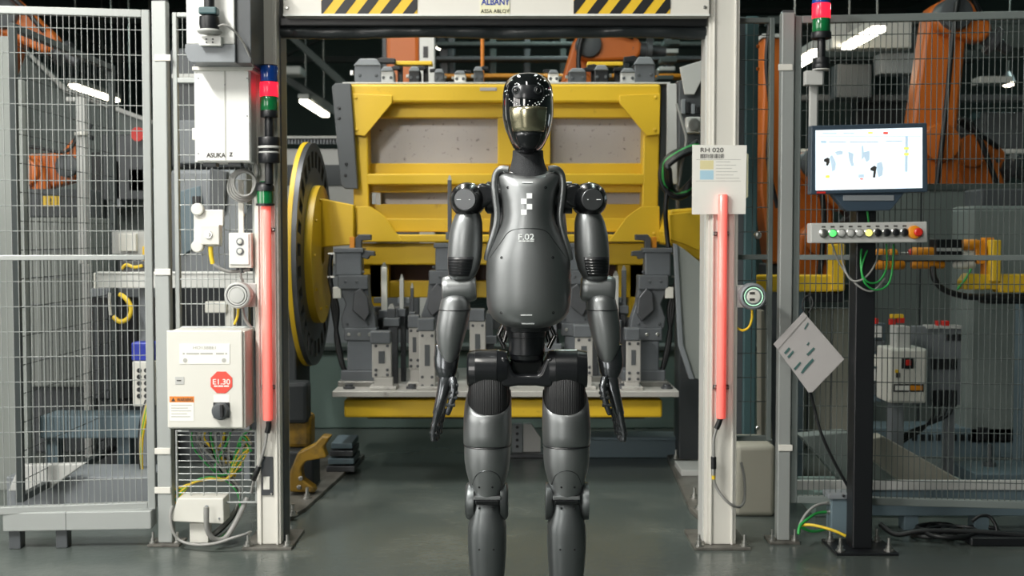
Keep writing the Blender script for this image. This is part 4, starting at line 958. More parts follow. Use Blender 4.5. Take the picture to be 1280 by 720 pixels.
pb('zinc_strip', 'panel_zinc', fx_, 470, 238, 803, 257, 6.60, .01, 0)
pb('slot_bracket', 'light_grey', fx_, 470, 240, 476, 256, 6.54, .05, .003)
pb('cross_flange', 'yellow', fx_, 462, 255, 806, 274, 6.54, .06, .004)
pb('cross_beam', 'yellow', fx_, 470, 273, 806, 290, 6.5, .12, .006)
pb('sill_beam', 'yellow', fx_, 436, 293, 815, 303, 6.42, .2, .008)
pb('sill_beam', 'yellow', fx_, 440, 304, 812, 331, 6.46, .2, .008)
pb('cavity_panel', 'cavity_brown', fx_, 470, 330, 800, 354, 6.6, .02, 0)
pb('web_plate', 'yellow', fx_, 462, 330, 486, 372, 6.5, .1, .004)
pb('web_plate', 'yellow', fx_, 548, 330, 572, 372, 6.5, .1, .004)
pb('web_plate', 'yellow', fx_, 690, 330, 720, 372, 6.5, .1, .004)
pb('web_plate', 'yellow', fx_, 772, 330, 806, 372, 6.5, .1, .004)
pb('sill_beam', 'yellow', fx_, 462, 351, 806, 372, 6.52, .12, .006)
for f in (1, -1):
    g = lambda L: [(x if f > 0 else 1264.5 - x, y) for x, y in L]
    pp('gusset_plate', 'yellow', fx_, g([(439, 117), (490, 119), (490, 129), (456, 170), (440, 168)]), 6.435, .02, .003)
    pp('gusset_plate', 'yellow', fx_, g([(440, 258), (463, 258), (480, 270), (502, 300), (502, 302), (440, 302)]), 6.41, .02, .003)
    for x, y in ((445, 122), (446, 162), (447, 292)):
        q = g([(x, y)])[0]; bolt(fx_, q[0], q[1], 6.435 if y < 200 else 6.41, .009, 'yellow')
pp('side_plate', 'dark_grey', fx_, [(414.5, 108), (419, 104), (438, 104), (447, 236), (431, 236), (426, 231)], 6.40, .05, .004)
for y, x in ((135, 424), (148, 424), (205, 433), (219, 432)): bolt(fx_, x, y, 6.40, .009, 'black')
pp('side_plate', 'dark_grey', fx_, [(826, 106), (834, 106), (833, 230), (824, 230)], 6.52, .05, .004)
pp('side_plate', 'light_grey', fx_, [(834, 104.5), (846, 104.5), (847, 230), (833, 230)], 6.46, .03, .004)
pb('slot_mark', 'panel_zinc', fx_, 600, 109.5, 621, 113.5, 6.448, .003, .001)
# the table with its yellow front beam
zt = W(0, 489, 5.9)[1]; tx0, tx1 = W(412, 0, 5.9)[0], W(852, 0, 5.9)[0]
tb_ = MB().box(tx0, tx1, 5.9, 6.95, zt - .03, zt).build('table_plate', 'plate_steel', fx_, .004)
pb('table_beam', 'yellow', fx_, 430, 500, 828, 522, 5.97, .14, .01)
MB().box(tx0 + .12, tx1 - .12, 6.3, 6.7, zt - .2, zt - .03).build('table_frame', 'steel_dark', fx_, .01)
for px, py in ((438, 482), (516, 483), (776, 483), (832, 470)):
    p = WP(px, py, 6.05); MB().lathe((p.x, 6.0, zt), (0, 0, 1), [(0, .03), (.01, .03), (.012, .02), (.022, .02), (.024, .01)], 14).build('locating_pin', 'steel_dark', fx_, smooth=30)
for s in (-1, 1):
    x = W(632, 0, 6.5)[0] + s * .72; MB().box(x - .05, x + .05, 6.5, 6.62, zt, W(0, 330, 6.5)[1]).build('table_arm', 'yellow', fx_, .006)
ax = MB(); zc = W(0, 318, 6.4)[1]; xd = W(392, 318, 6.4)[0]
pp('hub_arm', 'yellow', fx_, [(392, 246), (442, 256), (442, 300), (440, 306), (396, 310)], 6.36, .14, .006)

# wheel of the positioner, seen almost edge-on
wh = thing('positioner_wheel', 'large dark slotted wheel with a yellow rim left of the fixture', 'wheel', (xd, 6.4, 0))
def annulus(x0, x1, r0, r1, n=64, a0=0., a1=2 * PI):
    b = MB(); k = n; full = abs(a1 - a0 - 2 * PI) < 1e-6; rows = []
    for i in range(k if full else k + 1):
        a = a0 + (a1 - a0) * i / k; c, s_ = math.cos(a), math.sin(a)
        rows.append([Vector((x, 6.4 + r * c, zc + r * s_)) for x, r in ((x0, r0), (x1, r0), (x1, r1), (x0, r1))])
    if full: rows.append(rows[0])
    return b.grid(rows, True, not full, not full)
R = .59
annulus(xd - .035, xd - .012, .30, R + .004, 72).build('rim_plate', 'yellow', wh, smooth=30)
annulus(xd - .012, xd + .012, R * .93, R, 72).build('outer_ring', 'steel_dark', wh, smooth=30)
annulus(xd - .012, xd + .012, R * .62, R * .78, 72).build('inner_ring', 'steel_dark', wh, smooth=30)
sp0 = None
for i in range(28):
    a = 2 * PI * i / 28
    annulus(xd - .011, xd + .011, R * .77, R * .94, 2, a, a + .1).build('spoke', 'steel_dark', wh)
annulus(xd - .011, xd + .05, .05, R * .62, 48).build('hub_plate', 'yellow', wh, smooth=30)
for i in range(10):
    a = 2 * PI * i / 10; p = Vector((xd + .05, 6.4 + .3 * math.cos(a), zc + .3 * math.sin(a)))
    MB().lathe(p, (1, 0, 0), [(0, .008), (.008, .008), (.01, .005)], 6).build('bolt', 'yellow', wh)
MB().lathe((xd - .34, 6.4, zc), (1, 0, 0), [(0, .24), (.02, .27), (.24, .27), (.26, .22), (.3, .22)], 32).build('gearbox', 'dark_slate', wh, smooth=30)
MB().box(xd - .3, xd - .06, 6.2, 6.62, .0, zc - .15).build('pedestal', 'dark_slate', wh, .01)

# ---- clamp units standing on the table
def clamp(c, s, Y, label, hook=True, dy=0):
    t = pthing('clamp_unit', label, 'clamp', c, 487 + dy, Y, 'pneumatic clamp units on the fixture table'); t.location.z = zt
    X = lambda a, b: (min(c + s * a, c + s * b), max(c + s * a, c + s * b))
    def bx(nm, m, a, b, y0, y1, yy, d, bev=.006):
        q = X(a, b); return pb(nm, m, t, q[0], y0 + dy, q[1], y1 + dy, yy, d, bev)
    zb = lambda *a: None
    base = bx('foot_plate', 'cast', -14, 40, 463, 478, Y + .06, .16)
    MB().box(wloc(base).x - .12, wloc(base).x + .12, Y + .02, Y + .26, zt, wloc(base).z + .01).build('foot_block', 'steel', t, .004)
    bx('air_cylinder', 'tool_grey', -6, 28, 425, 464, Y + .06, .1, .008)
    bx('cylinder_head', 'cast', -10, 31, 410, 426, Y + .05, .12)
    for a in (-4, 9, 22): q = c + s * a; bolt(t, q, 418 + dy, Y + .05, .01)
    pp('pivot_block', 'cast', t, [(c + s * a, y + dy) for a, y in [(-12, 411), (-14, 398), (-8, 380), (-16, 362), (-14, 344), (10, 344), (20, 358), (22, 378), (29, 398), (30, 411)]], Y + .07, .1, .006)
    pp('jaw_arm', 'steel_dark', t, [(c + s * a, y + dy) for a, y in [(2, 366), (10, 360), (20, 372), (22, 392), (16, 402), (0, 388)]], Y + .03, .05, .006)
    bx('valve_body', 'tool_grey', -21, 12, 314, 345, Y + .05, .1, .008)
    bx('valve_cap', 'cast', -23, 14, 310, 316, Y + .04, .12, .004)
    bx('valve_foot', 'cast', -18, 20, 344, 362, Y + .05, .11, .006)
    if hook:
        pp('hook', 'steel_dark', t, [(c + s * a, y + dy) for a, y in [(4, 312), (4, 298), (8, 293), (24, 293), (24, 300), (12, 301), (12, 312)]], Y + .07, .04, .004)
        pp('hook', 'steel_dark', t, [(c + s * a, y + dy) for a, y in [(8, 322), (10, 312), (28, 314), (29, 320), (22, 320), (20, 324)]], Y + .06, .04, .004)
        bx('shim', 'amber', -3, 3, 296, 312, Y + .09, .03, .002)
    for a, b, y in ((-30, -22, 317), (-31, -22, 346), (-12, -4, 449)): bx('hose_fitting', 'bolt', a, b, y - 1.2, y + 1.2, Y + .09, .02, .001)
    bx('sensor', 'box_grey', -24, -14, 359, 373, Y + .05, .04, .003)
    for k in range(3):
        cable('hose', 'cable_black', t, [(c + s * (-26 - k), 318 + 14 * k + dy, Y + .1), (c + s * (-28 + k * 2), 350 + 8 * k + dy, Y + .1), (c + s * (-18 - k * 3), 385 + dy, Y + .1), (c + s * (-20 + k), 420 + dy, Y + .1), (c + s * (-14 + k), 452 + dy, Y + .09), (c + s * (-8), 466 + dy, Y + .09)], .011)
    for a, y in ((-8, 352), (6, 352), (14, 340), (-6, 405), (20, 405)): bolt(t, c + s * a, y + dy, Y + .05 if y < 400 else Y + .07, .008, 'dark_grey')
    return t
clamp(440, 1, 6.05, 'tall grey clamp unit at the left end of the fixture table')
clamp(818, -1, 6.05, 'tall grey clamp unit at the right end of the fixture table')
clamp(556, -1, 6.25, 'grey clamp unit behind the robot arm on the left', False, -6)
clamp(712, 1, 6.25, 'grey clamp unit behind the robot arm on the right', False, -6)
def slotted(c, y0, y1, Y, wd, label, m='plate_steel'):
    t = pthing('slotted_stand', label, 'stand', c, y1, Y, 'slotted stands on the fixture table'); t.location.z = zt
    f = pb('upright', m, t, c - wd / 2, y0, c + wd / 2, y1, Y, .04, .004)
    z1 = W(0, y1, Y)[1]
    MB().box(W(c - wd * .72, 0, Y)[0], W(c + wd * .72, 0, Y)[0], Y - .05, Y + .09, zt, zt + .016).build('foot', m, t, .003)
    if z1 > zt: MB().box(W(c - wd * .5, 0, Y)[0], W(c + wd * .5, 0, Y)[0], Y, Y + .04, zt + .01, z1).build('riser', m, t, .003)
    h = y1 - y0
    pb('slot', 'dark_grey', t, c - wd * .16, y0 + h * .25, c + wd * .16, y0 + h * .6, Y - .003, .004, .001)
    for x in (-.3, .3):
        for y in (.1, .78, .92): bolt(t, c + wd * x, y0 + h * y, Y, .008, 'steel_dark')
    pb('cap_block', 'cast', t, c - wd * .6, y0 - 14, c + wd * .45, y0 + 2, Y - .01, .07, .006)
slotted(477, 428, 472, 5.98, 24, 'steel stand with a slot beside the left tall clamp')
slotted(534, 412, 488, 5.98, 20, 'pale stand with a slot left of the robot hand')
slotted(518, 408, 462, 6.15, 14, 'narrow pale stand behind the slotted stand')
slotted(730, 420, 470, 6.0, 22, 'steel stand between the robot hip and right clamp')
slotted(792, 424, 478, 5.97, 18, 'slim steel stand in front of the right tall clamp')
slotted(597, 400, 470, 6.1, 20, 'steel stand between the robot arm and hip')
for i, (x, y0, y1, Y, wd, m) in enumerate([(480, 334, 398, 6.3, 7, 'paper'), (502, 349, 396, 6.3, 5, 'light_grey'), (515, 360, 400, 6.3, 4, 'steel_dark'), (489, 386, 408, 6.2, 10, 'steel_dark'), (770, 345, 410, 6.3, 7, 'light_grey'), (780, 338, 392, 6.35, 6, 'cast'), (745, 350, 400, 6.3, 6, 'steel'), (562, 225, 300, 6.35, 5, 'steel_dark'), (612, 392, 430, 6.3, 9, 'cast'), (690, 388, 440, 6.2, 12, 'cast')]):
    lb_ = ['white upright pin block on the fixture', 'short grey locating pin on the fixture', 'thin dark locating pin with a pointed tip', 'stubby dark locator near the left clamp', 'pale locating pin left of the right clamp', 'slanted grey locator beside the right clamp', 'locating pin right of the robot forearm', 'dark toothed rod beside the robot shoulder', 'grey locator beside the robot torso, left', 'grey locator beside the robot torso, right'][i]
    t = pthing('locating_pin', lb_, 'pin', x, y1, Y, 'locators on the fixture')
    pb('shaft', m, t, x - wd / 2, y0, x + wd / 2, y1, Y, wd / 240, .003)
    pp('tip', 'bolt', t, [(x - wd / 2, y0), (x - wd * .15, y0 - 6), (x + wd * .15, y0 - 6), (x + wd / 2, y0)], Y + .002, wd / 260, .001)
    pb('holder', 'cast', t, x - wd, y1 - 10, x + wd, y1, Y - .02, .07, .004)
    zb = W(0, y1, Y)[1]
    if y1 > 320 and zb > zt: MB().box(W(x - wd * .6, 0, Y)[0], W(x + wd * .6, 0, Y)[0], Y, Y + .05, zt, zb).build('pedestal', 'steel_dark', t, .003)
# cross bar carrying small tooling in the middle
tbn = pthing('tooling_bar', 'dark tooling bar with small clamps across the middle of the fixture', 'tooling', 640, 400, 6.35)
pb('bar', 'steel_dark', tbn, 455, 398, 800, 412, 6.38, .1, .005)
for x in (470, 500, 540, 575, 700, 740, 765):
    pb('tool_block', 'cast', tbn, x - 9, 384, x + 9, 400, 6.36, .1, .005); pb('tool_arm', 'mid_grey', tbn, x - 3, 372, x + 12, 379, 6.33, .05, .003); bolt(tbn, x, 392, 6.36, .009)
for x in (470, 790): MB().box(W(x - 8, 0, 6.4)[0], W(x + 8, 0, 6.4)[0], 6.4, 6.5, zt, W(0, 398, 6.4)[1]).build('bar_leg', 'steel_dark', tbn, .004)

# ---- tooling along the top edge
def top_tool(px, w_, h, label, m1='cast', s=1):
    Y = 6.5; t = pthing('top_clamp', label, 'clamp', px, 103, Y, 'clamps along the top edge of the fixture')
    pb('body', m1, t, px - w_ / 2, 103 - h * .75, px + w_ / 2, 103, Y, .12, .006)
    pp('cover', 'mid_grey', t, [(px - w_ * .55, 103 - h * .7), (px - w_ * .3, 103 - h), (px + w_ * .3, 103 - h), (px + w_ * .5, 103 - h * .7)], Y - .01, .12, .005)
    pp('arm', 'black', t, [(px, 103 - h * .85), (px + s * w_ * .5, 103 - h * 1.05), (px + s * w_ * 1.0, 103 - h * 1.0), (px + s * w_ * 1.0, 103 - h * .8), (px + s * w_ * .5, 103 - h * .82)], Y + .02, .05, .003)
    for a in (-.3, .3): bolt(t, px + w_ * a, 103 - h * .3, Y, .009, 'dark_grey')
    pb('fitting', 'bolt', t, px - s * w_ * .6 - 2, 103 - h * .5, px - s * w_ * .6 + 2, 103 - h * .3, Y + .03, .03, .002)
top_tool(460, 34, 30, 'large grey clamp on the top left corner of the fixture')
top_tool(484, 16, 20, 'light clamp block beside the large top left clamp', 'light_grey')
top_tool(518, 14, 20, 'black valve block on the top edge', 'black')
top_tool(549, 12, 17, 'small clamp near the white column base', 'dark_grey', -1)
top_tool(575, 14, 15, 'white block clamp left of the robot head', 'paper')
top_tool(598, 12, 20, 'small dark clamp next to the robot head', 'dark_grey')
top_tool(692, 13, 16, 'white block clamp right of the robot head', 'paper', -1)
top_tool(722, 22, 18, 'dark valve clamp right of the robot head', 'dark_grey')
top_tool(752, 18, 22, 'black clamp under the yellow bar on top', 'black', -1)
top_tool(785, 18, 18, 'light clamp near the top right corner', 'light_grey', -1)
top_tool(806, 26, 32, 'large grey clamp on the top right corner', 'cast', -1)
for x0, x1, y, lb_ in ((492, 540, 76, 'flat yellow bar above the left top clamps'), (734, 779, 77, 'flat yellow bar above the right top clamps')):
    t = pthing('yellow_bar', lb_, 'bar', (x0 + x1) / 2, 103, 6.55); pb('bar', 'yellow_clean', t, x0, y, x1, y + 5, 6.55, .08, .004)
    for x in (x0 + 8, x1 - 8): pb('bracket', 'black', t, x - 3, y + 5, x + 3, 103, 6.57, .04, .003)

# ---- right side of the cell
gs_ = pthing('guard_sheet', 'bent pale grey guard sheet right of the fixture', 'sheet', 866, 480, 6.0)
pp('sheet', 'cab_dull', gs_, [(846, 306), (856, 312), (890, 340), (890, 480), (866, 472), (853, 430), (850, 380)], 6.0, .012, .003)
pp('return_flange', 'mid_grey', gs_, [(842, 304), (847, 306), (854, 430), (868, 474), (862, 474), (848, 432)], 5.98, .03, .003)
MB().box(W(880, 0, 6.05)[0], W(890, 0, 6.05)[0], 6.03, 6.08, 0, W(0, 476, 6.05)[1]).build('leg', 'mid_grey', gs_, .003)
yb_ = pthing('yellow_housing', 'yellow bearing housing behind the right door post', 'housing', 860, 320, 6.3)
pp('casing', 'yellow', yb_, [(828, 290), (838, 262), (890, 258), (890, 332), (868, 322), (848, 308), (830, 306)], 6.25, .3, .012)
pp('front_plate', 'yellow', yb_, [(836, 268), (884, 262), (884, 318), (852, 304), (838, 300)], 6.235, .015, .004)
MB().box(W(850, 0, 6.5)[0], W(895, 0, 6.5)[0], 6.45, 6.6, 0, W(0, 300, 6.5)[1]).build('pedestal', 'dark_grey', yb_, .01)
ch_ = pthing('hose_bundle', 'black and green hose bundle looping down beside the card', 'hose', 845, 250, 6.1)
for k in range(6):
    o = k * 2.2
    cable('hose', 'cable_green' if k == 2 else 'cable_black', ch_, [(872, 176 + o, 6.1), (852, 186 + o * .8, 6.1 - .02 * k), (834, 197 + o, 6.1 - .02 * k), (826 + o, 213, 6.1 - .02 * k), (828 + o, 232, 6.1), (842 + o * .5, 246 - o * .4, 6.1 + .02 * k), (858, 244 - o, 6.12), (872, 228 - o, 6.14)], .013)
cable('hose', 'cable_grey', ch_, [(848, 232, 6.1), (852, 205, 6.08), (858, 175, 6.08), (852, 150, 6.1), (846, 130, 6.12)], .008)
cable('hose', 'cable_black', ch_, [(834, 236, 6.1), (832, 262, 6.1), (833, 286, 6.12), (836, 312, 6.12)], .012)
vp = pthing('gauge_station', 'grey valve panel with a round gauge above the hose bundle', 'valve panel', 858, 190, 6.35)
pb('plate', 'dark_grey', vp, 849, 100, 880, 190, 6.4, .22, .003)
pp('bracket', 'light_grey', vp, [(850, 84), (882, 74), (882, 90), (868, 118), (856, 118)], 6.36, .02, .003)
pb('gauge_block', 'light_grey', vp, 858, 146, 876, 166, 6.34, .06, .004)
p = WP(867, 156, 6.34); MB().lathe(p, (0, -1, 0), [(0, .034), (.012, .034), (.014, .028), (.012, .012)], 24).build('gauge', 'bolt', vp, smooth=30)
for k in range(4): pb('valve', 'black' if k % 2 else 'mid_grey', vp, 852 + k * 6, 124 + k * 3, 857 + k * 6, 142, 6.36, .05, .003)
MB().box(W(846, 0, 6.65)[0], W(850, 0, 6.65)[0], 6.62, 6.67, 0, W(0, 96, 6.45)[1]).build('support_post', 'steel', vp, .004)
pb('blue_cap', 'blue_part', vp, 872, 428, 886, 444, 6.57, .05, .005)
MB().box(W(870, 0, 6.65)[0], W(885, 0, 6.65)[0], 6.62, 6.67, 0, W(0, 100, 6.45)[1]).build('support_post', 'dark_grey', vp, .004)

# ---- floor level under and beside the fixture
fb = pthing('floor_beam', 'blue-grey steel beam on the floor right of the fixture', 'beam', 800, 575, 6.6)
xx0, xx1 = W(736, 0, 6.6)[0], W(905, 0, 6.6)[0]
MB().box(xx0, xx1, 6.6, 6.72, .0, W(0, 549, 6.6)[1]).build('web', 'blue_steel', fb, .006)
MB().box(xx0, xx1, 6.56, 6.76, W(0, 549, 6.6)[1], W(0, 545, 6.6)[1]).build('flange', 'blue_steel', fb, .003)
fk = pthing('foot_bracket', 'pale gusseted foot bracket under the fixture table', 'bracket', 657, 565, 6.7)
pb('hole_strip', 'mid_grey', fk, 640, 530, 653, 566, 6.66, .05, .002)
for k in range(4): bolt(fk, 646.5, 534 + k * 8, 6.66, .009, 'black')
pp('gusset', 'light_grey', fk, [(654, 530), (664, 530), (676, 548), (676, 566), (654, 566)], 6.68, .05, .003)
MB().box(W(632, 0, 6.68)[0], W(684, 0, 6.68)[0], 6.6, 6.8, 0, .02).build('foot_plate', 'steel_dark', fk, .003)
bw = pthing('pit_wall', 'dark low kerb behind the fixture', 'kerb', 600, 545, 7.6); MB().box(-1.6, 1.6, 7.6, 7.8, 0, .5).build('kerb', 'wall_paint', bw, .01)
MB().box(-1.6, 1.6, 7.58, 7.82, .5, .53).build('kerb_cap', 'truss_paint', bw, .004)
def floor_plate(poly, h, label, bolts, m='plate_dirty'):
    t = thing('floor_plate', label, 'plate', (sum(q[0] for q in poly) / len(poly), sum(q[1] for q in poly) / len(poly), 0))
    n = len(poly); b = MB(); b.add([(x, y, 0) for x, y in poly] + [(x, y, h) for x, y in poly], [tuple(reversed(range(n))), tuple(range(n, 2 * n))] + [(i, (i + 1) % n, (i + 1) % n + n, i + n) for i in range(n)])
    b.build('plate', m, t, .003)
    for x, y in bolts: floor_bolt(t, x, y, h, .014, .05)
def FG(px, py):                                    # floor point under a pixel
    dx, dy = (px - 640) / FPX, (360 - py) / FPX; k = CAMH / (ST - dy * CT); return (dx * k, (CT + dy * ST) * k)
def fgs(L): return [FG(*q) for q in L]
floor_plate(fgs([(338, 665), (382, 640), (456, 572), (418, 568), (350, 600)]), .02, 'dusty steel floor plate inside the door on the left', fgs([(432, 578), (446, 574), (384, 628), (366, 650)]))
floor_plate(fgs([(878, 655), (862, 640), (834, 573), (880, 568), (905, 600)]), .02, 'dusty steel floor plate inside the door on the right', fgs([(845, 578), (860, 572), (868, 628), (874, 642)]))
pb2 = MB().box(W(852, 0, 6.1)[0], W(885, 0, 6.1)[0], 6.0, 6.25, .02, .05); tag(pb2.build('shim_plate', 'light_grey', None, .003), 'small pale steel slab on the right floor plate', 'plate')
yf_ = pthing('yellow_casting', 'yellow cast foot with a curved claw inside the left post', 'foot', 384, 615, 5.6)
pp('claw', 'yellow_shaded', yf_, [(362, 615), (394, 616), (392, 610), (378, 600), (376, 585), (382, 577), (408, 572), (404, 560), (413, 546), (402, 545), (392, 556), (372, 566), (362, 590)], 5.55, .08, .008)
pb('body', 'yellow_shaded', yf_, 350, 520, 388, 560, 5.8, .15, .02)
pb('housing', 'dark_slate', yf_, 340, 478, 384, 530, 5.75, .12, .02)
MB().box(W(345, 0, 5.8)[0], W(392, 0, 5.8)[0], 5.7, 5.9, 0, W(0, 560, 5.8)[1]).build('pedestal', 'dark_slate', yf_, .01)
for x, y in ((374, 609), (376, 598)): bolt(yf_, x, y, 5.55, .012, 'steel')
sp_ = pthing('stacked_plates', 'stack of dark plates behind the yellow foot', 'plates', 425, 560, 6.2)
for k in range(4): MB().box(W(404 + 2 * k, 0, 6.1)[0], W(440 - k, 0, 6.1)[0], 6.1, 6.35, .02 + k * .04, .05 + k * .04).build('plate', 'blue_steel' if k % 2 else 'steel_dark', sp_, .004)

# ================================================================ industrial robots and the hall behind
def arm_robot(label, Y, joints, base_x=None, m='orange', group='orange industrial robots behind the fences', tool=True):
    # joints: (px, py, half width px) along the arm from base to wrist
    k = Y / FPX; j0 = joints[0]; c0 = WP(j0[0], j0[1], Y)
    t = thing('industrial_robot', label, 'robot arm', (c0.x, Y, 0), group)
    hw = j0[2] * k
    MB().lathe((c0.x, Y, 0), (0, 0, 1), [(0, hw * 1.7), (.05, hw * 1.7), (.06, hw * 1.25), (max(.1, c0.z - hw * 1.1), hw * 1.15)], 24).build('pedestal', 'dark_grey', t, smooth=30)
    for i in range(len(joints) - 1):
        a, b = joints[i], joints[i + 1]; A, B = WP(a[0], a[1], Y), WP(b[0], b[1], Y); ra, rb = a[2] * k, b[2] * k
        d = (B - A).normalized(); n = Vector((-d.z, 0, d.x)); poly = []
        for P, r, s in ((A, ra, -1), (B, rb, 1)):
            for q in range(7):
                an = (-PI / 2 + PI * q / 6); v = P + (d * s) * (math.cos(an) * r * .8) + n * (math.sin(an) * r * s * 1.0) * -1
                poly.append((v.x, v.z))
        off = (i % 2) * ra * .8
        MB().prism(poly, Y - ra * .55 + off, Y + ra * .55 + off).build('arm_link', m, t, ra * .18, 50, segs=3)
    for i, a in enumerate(joints[:-1]):
        A = WP(a[0], a[1], Y); r = a[2] * k
        MB().lathe(A - Vector((0, r * .95, 0)), (0, 1, 0), [(0, r * .5), (.01, r * .75), (r * .2, r * .8), (r * 1.9, r * .8), (r * 1.95, r * .5)], 24).build('joint', m if i % 2 else 'dark_grey', t, smooth=30)
    a = joints[-1]; A = WP(a[0], a[1], Y); r = a[2] * k
    if tool: MB().lathe(A, (WP(a[0], a[1], Y) - WP(joints[-2][0], joints[-2][1], Y)), [(0, r * .8), (r * 1.2, r * .7), (r * 1.25, r * 1.2), (r * 1.7, r * 1.2), (r * 1.8, r * .5), (r * 3, r * .4)], 20).build('tool_flange', 'steel_dark', t, smooth=30)
    pts = [WP(q[0], q[1] - q[2] * .9, Y) - Vector((0, q[2] * k * 1.2, 0)) for q in joints]
    MB().tube(spline(pts, 6), r * .22, 8).build('dress_pack', 'cable_black', t, smooth=60)
    return t
arm_robot('orange robot arm rising behind the left gate, at the top corner', 8.2, [(-40, 300, 30), (-30, 120, 26), (10, 20, 24), (62, 55, 14)])
arm_robot('orange robot arm low behind the left gate', 7.6, [(44, 330, 22), (36, 216, 24), (88, 208, 18), (100, 182, 10)])
arm_robot('orange robot arm above the fixture on the right', 9.0, [(742, 200, 28), (722, 110, 22), (735, 58, 20), (790, 62, 14)])
arm_robot('tall orange robot arm behind the monitor', 8.0, [(1150, 330, 30), (1168, 180, 30), (1188, 20, 26), (1222, 40, 15)])
arm_robot('orange robot arm left of the monitor behind the fence post', 7.6, [(1010, 420, 26), (1022, 300, 26), (1014, 205, 22), (1052, 250, 16)])
arm_robot('orange robot arm behind the right gate near the frame edge', 8.8, [(1250, 300, 26), (1208, 190, 26), (1190, 175, 22), (1240, 200, 16)])
# orange column right of the door and its neighbours
oc_ = pthing('orange_column', 'orange machine column behind the narrow right mesh', 'column', 968, 330, 6.6)
pp('column', 'orange', oc_, [(955, 45), (990, 45), (990, 330), (962, 330), (950, 238)], 6.6, .2, .015)
pb('cap', 'light_grey', oc_, 953, 42, 992, 47, 6.58, .24, .004)
MB().box(W(958, 0, 6.7)[0], W(992, 0, 6.7)[0], 6.65, 6.85, 0, W(0, 330, 6.6)[1]).build('pedestal', 'dark_grey', oc_, .01)
cable('hose', 'cable_black', oc_, [(962, 30, 6.57), (958, 80, 6.56), (963, 140, 6.56), (960, 200, 6.56), (972, 260, 6.56)], .012)
tcn = pthing('teal_column', 'dark teal steel column behind the right door post', 'column', 942, 560, 5.6)
MB().box(W(933, 0, 5.6)[0], W(949, 0, 5.6)[0], 5.6, 5.8, .0, W(0, 20, 5.6)[1]).build('column', 'teal_paint', tcn, .006)
MB().box(W(922, 0, 5.62)[0], W(933, 0, 5.62)[0], 5.62, 5.8, .0, W(0, 20, 5.6)[1]).build('cover_strip', 'dark_grey', tcn, .006)
for y in (58, 86): pb('indicator', 'orange', tcn, 946, y - 2, 949.5, y + 2, 5.59, .01, .002)
for y in (560, 590): bolt(tcn, 947, y - 25, 5.6, .01)
ws = pthing('pale_post', 'pale tapered post beside the teal column', 'post', 958, 560, 5.9)
pp('post', 'partition_beige', ws, [(951, 388), (956, 388), (966, 548), (951, 548)], 5.9, .1, .004); MB().box(W(948, 0, 5.9)[0], W(970, 0, 5.9)[0], 5.88, 6.02, 0, W(0, 548, 5.9)[1]).build('foot', 'light_grey', ws, .004)
cbk = pthing('concrete_block', 'rounded concrete block on the floor behind the narrow right mesh', 'block', 948, 600, 5.25)
MB().box(W(924, 0, 5.2)[0], W(976, 0, 5.2)[0], 5.2, 5.5, 0, W(0, 556, 5.2)[1]).build('block', 'partition_beige', cbk, .025, 40, segs=4)
MB().lathe(WP(947, 294, 4.825), (0, -1, 0), [(-.01, .012), (.0, .016), (.012, .014), (.018, .006)], 18).build('round_knob', 'bolt', narrow_mesh, smooth=40)

# yellow tool frame behind the right gate
yt = pthing('tool_frame', 'yellow beam frame with amber cylinders behind the right gate', 'tool frame', 1100, 365, 5.9)
pb('beam', 'yellow_clean', yt, 944, 344, 1052, 365, 5.9, .1, .008)
pb('upright', 'yellow_clean', yt, 1040, 305, 1057, 364, 5.88, .1, .008)
pb('foot_block', 'black', yt, 1010, 366, 1056, 378, 5.9, .1, .006)
def hc(nm, m, x0, x1, y, r, Y=5.95): 
    a, b = WP(x0, y, Y), WP(x1, y, Y); rr = r * Y / FPX; Lg = (b - a).length
    MB().lathe(a, b - a, [(0, rr * .8), (.008, rr), (Lg - .008, rr), (Lg, rr * .8)], 20).build(nm, m, yt, smooth=35)
hc('cylinder', 'amber', 1094, 1107, 317, 6); hc('cylinder', 'amber', 1110, 1121, 317, 6); hc('cylinder', 'amber', 1092, 1130, 331, 6); hc('rod', 'bolt', 1120, 1140, 318, 3); hc('cylinder', 'amber', 1139, 1172, 316, 7); hc('cylinder', 'amber', 1139, 1180, 331, 5); hc('collar', 'red', 1136, 1141, 316, 5); hc('cylinder', 'amber', 1203, 1222, 306, 7); hc('cylinder', 'box_grey', 1203, 1218, 318, 5); hc('cylinder', 'box_grey', 1192, 1218, 331, 5); hc('rod', 'steel_dark', 1100, 1240, 324, 3.5)
pb('valve_block', 'black', yt, 1170, 299, 1203, 324, 5.9, .1, .004); pb('valve_stripe', 'light_grey', yt, 1171, 310, 1202, 314, 5.897, .004, .001)
pp('lug', 'amber', yt, [(1218, 300), (1228, 300), (1234, 308), (1234, 330), (1222, 330)], 5.93, .08, .005)
pb('flange', 'amber', yt, 1230, 297, 1243, 353, 5.95, .06, .004); pb('flange', 'yellow_clean', yt, 1240, 300, 1252, 352, 5.88, .08, .006)
pp('bracket', 'yellow_clean', yt, [(1205, 352), (1212, 342), (1250, 344), (1250, 362), (1206, 362)], 5.92, .1, .006)
pb('beam', 'yellow_clean', yt, 1250, 343, 1320, 366, 5.9, .1, .008)
cable('hose', 'cable_black', yt, [(1166, 334, 5.92), (1168, 348, 5.9), (1180, 362, 5.9), (1205, 370, 5.9), (1235, 372, 5.9), (1290, 374, 5.9)], .016)
cable('hose', 'cable_green', yt, [(1214, 336, 5.88), (1206, 350, 5.88), (1196, 362, 5.9)], .006)
pb('hose_tray', 'black', yt, 1232, 368, 1320, 380, 5.92, .1, .006)
for x in (1000, 1290): MB().box(W(x - 9, 0, 6.1)[0], W(x + 9, 0, 6.1)[0], 6.07, 6.15, 0, W(0, 352, 6.05)[1]).build('leg', 'blue_steel', yt, .005)

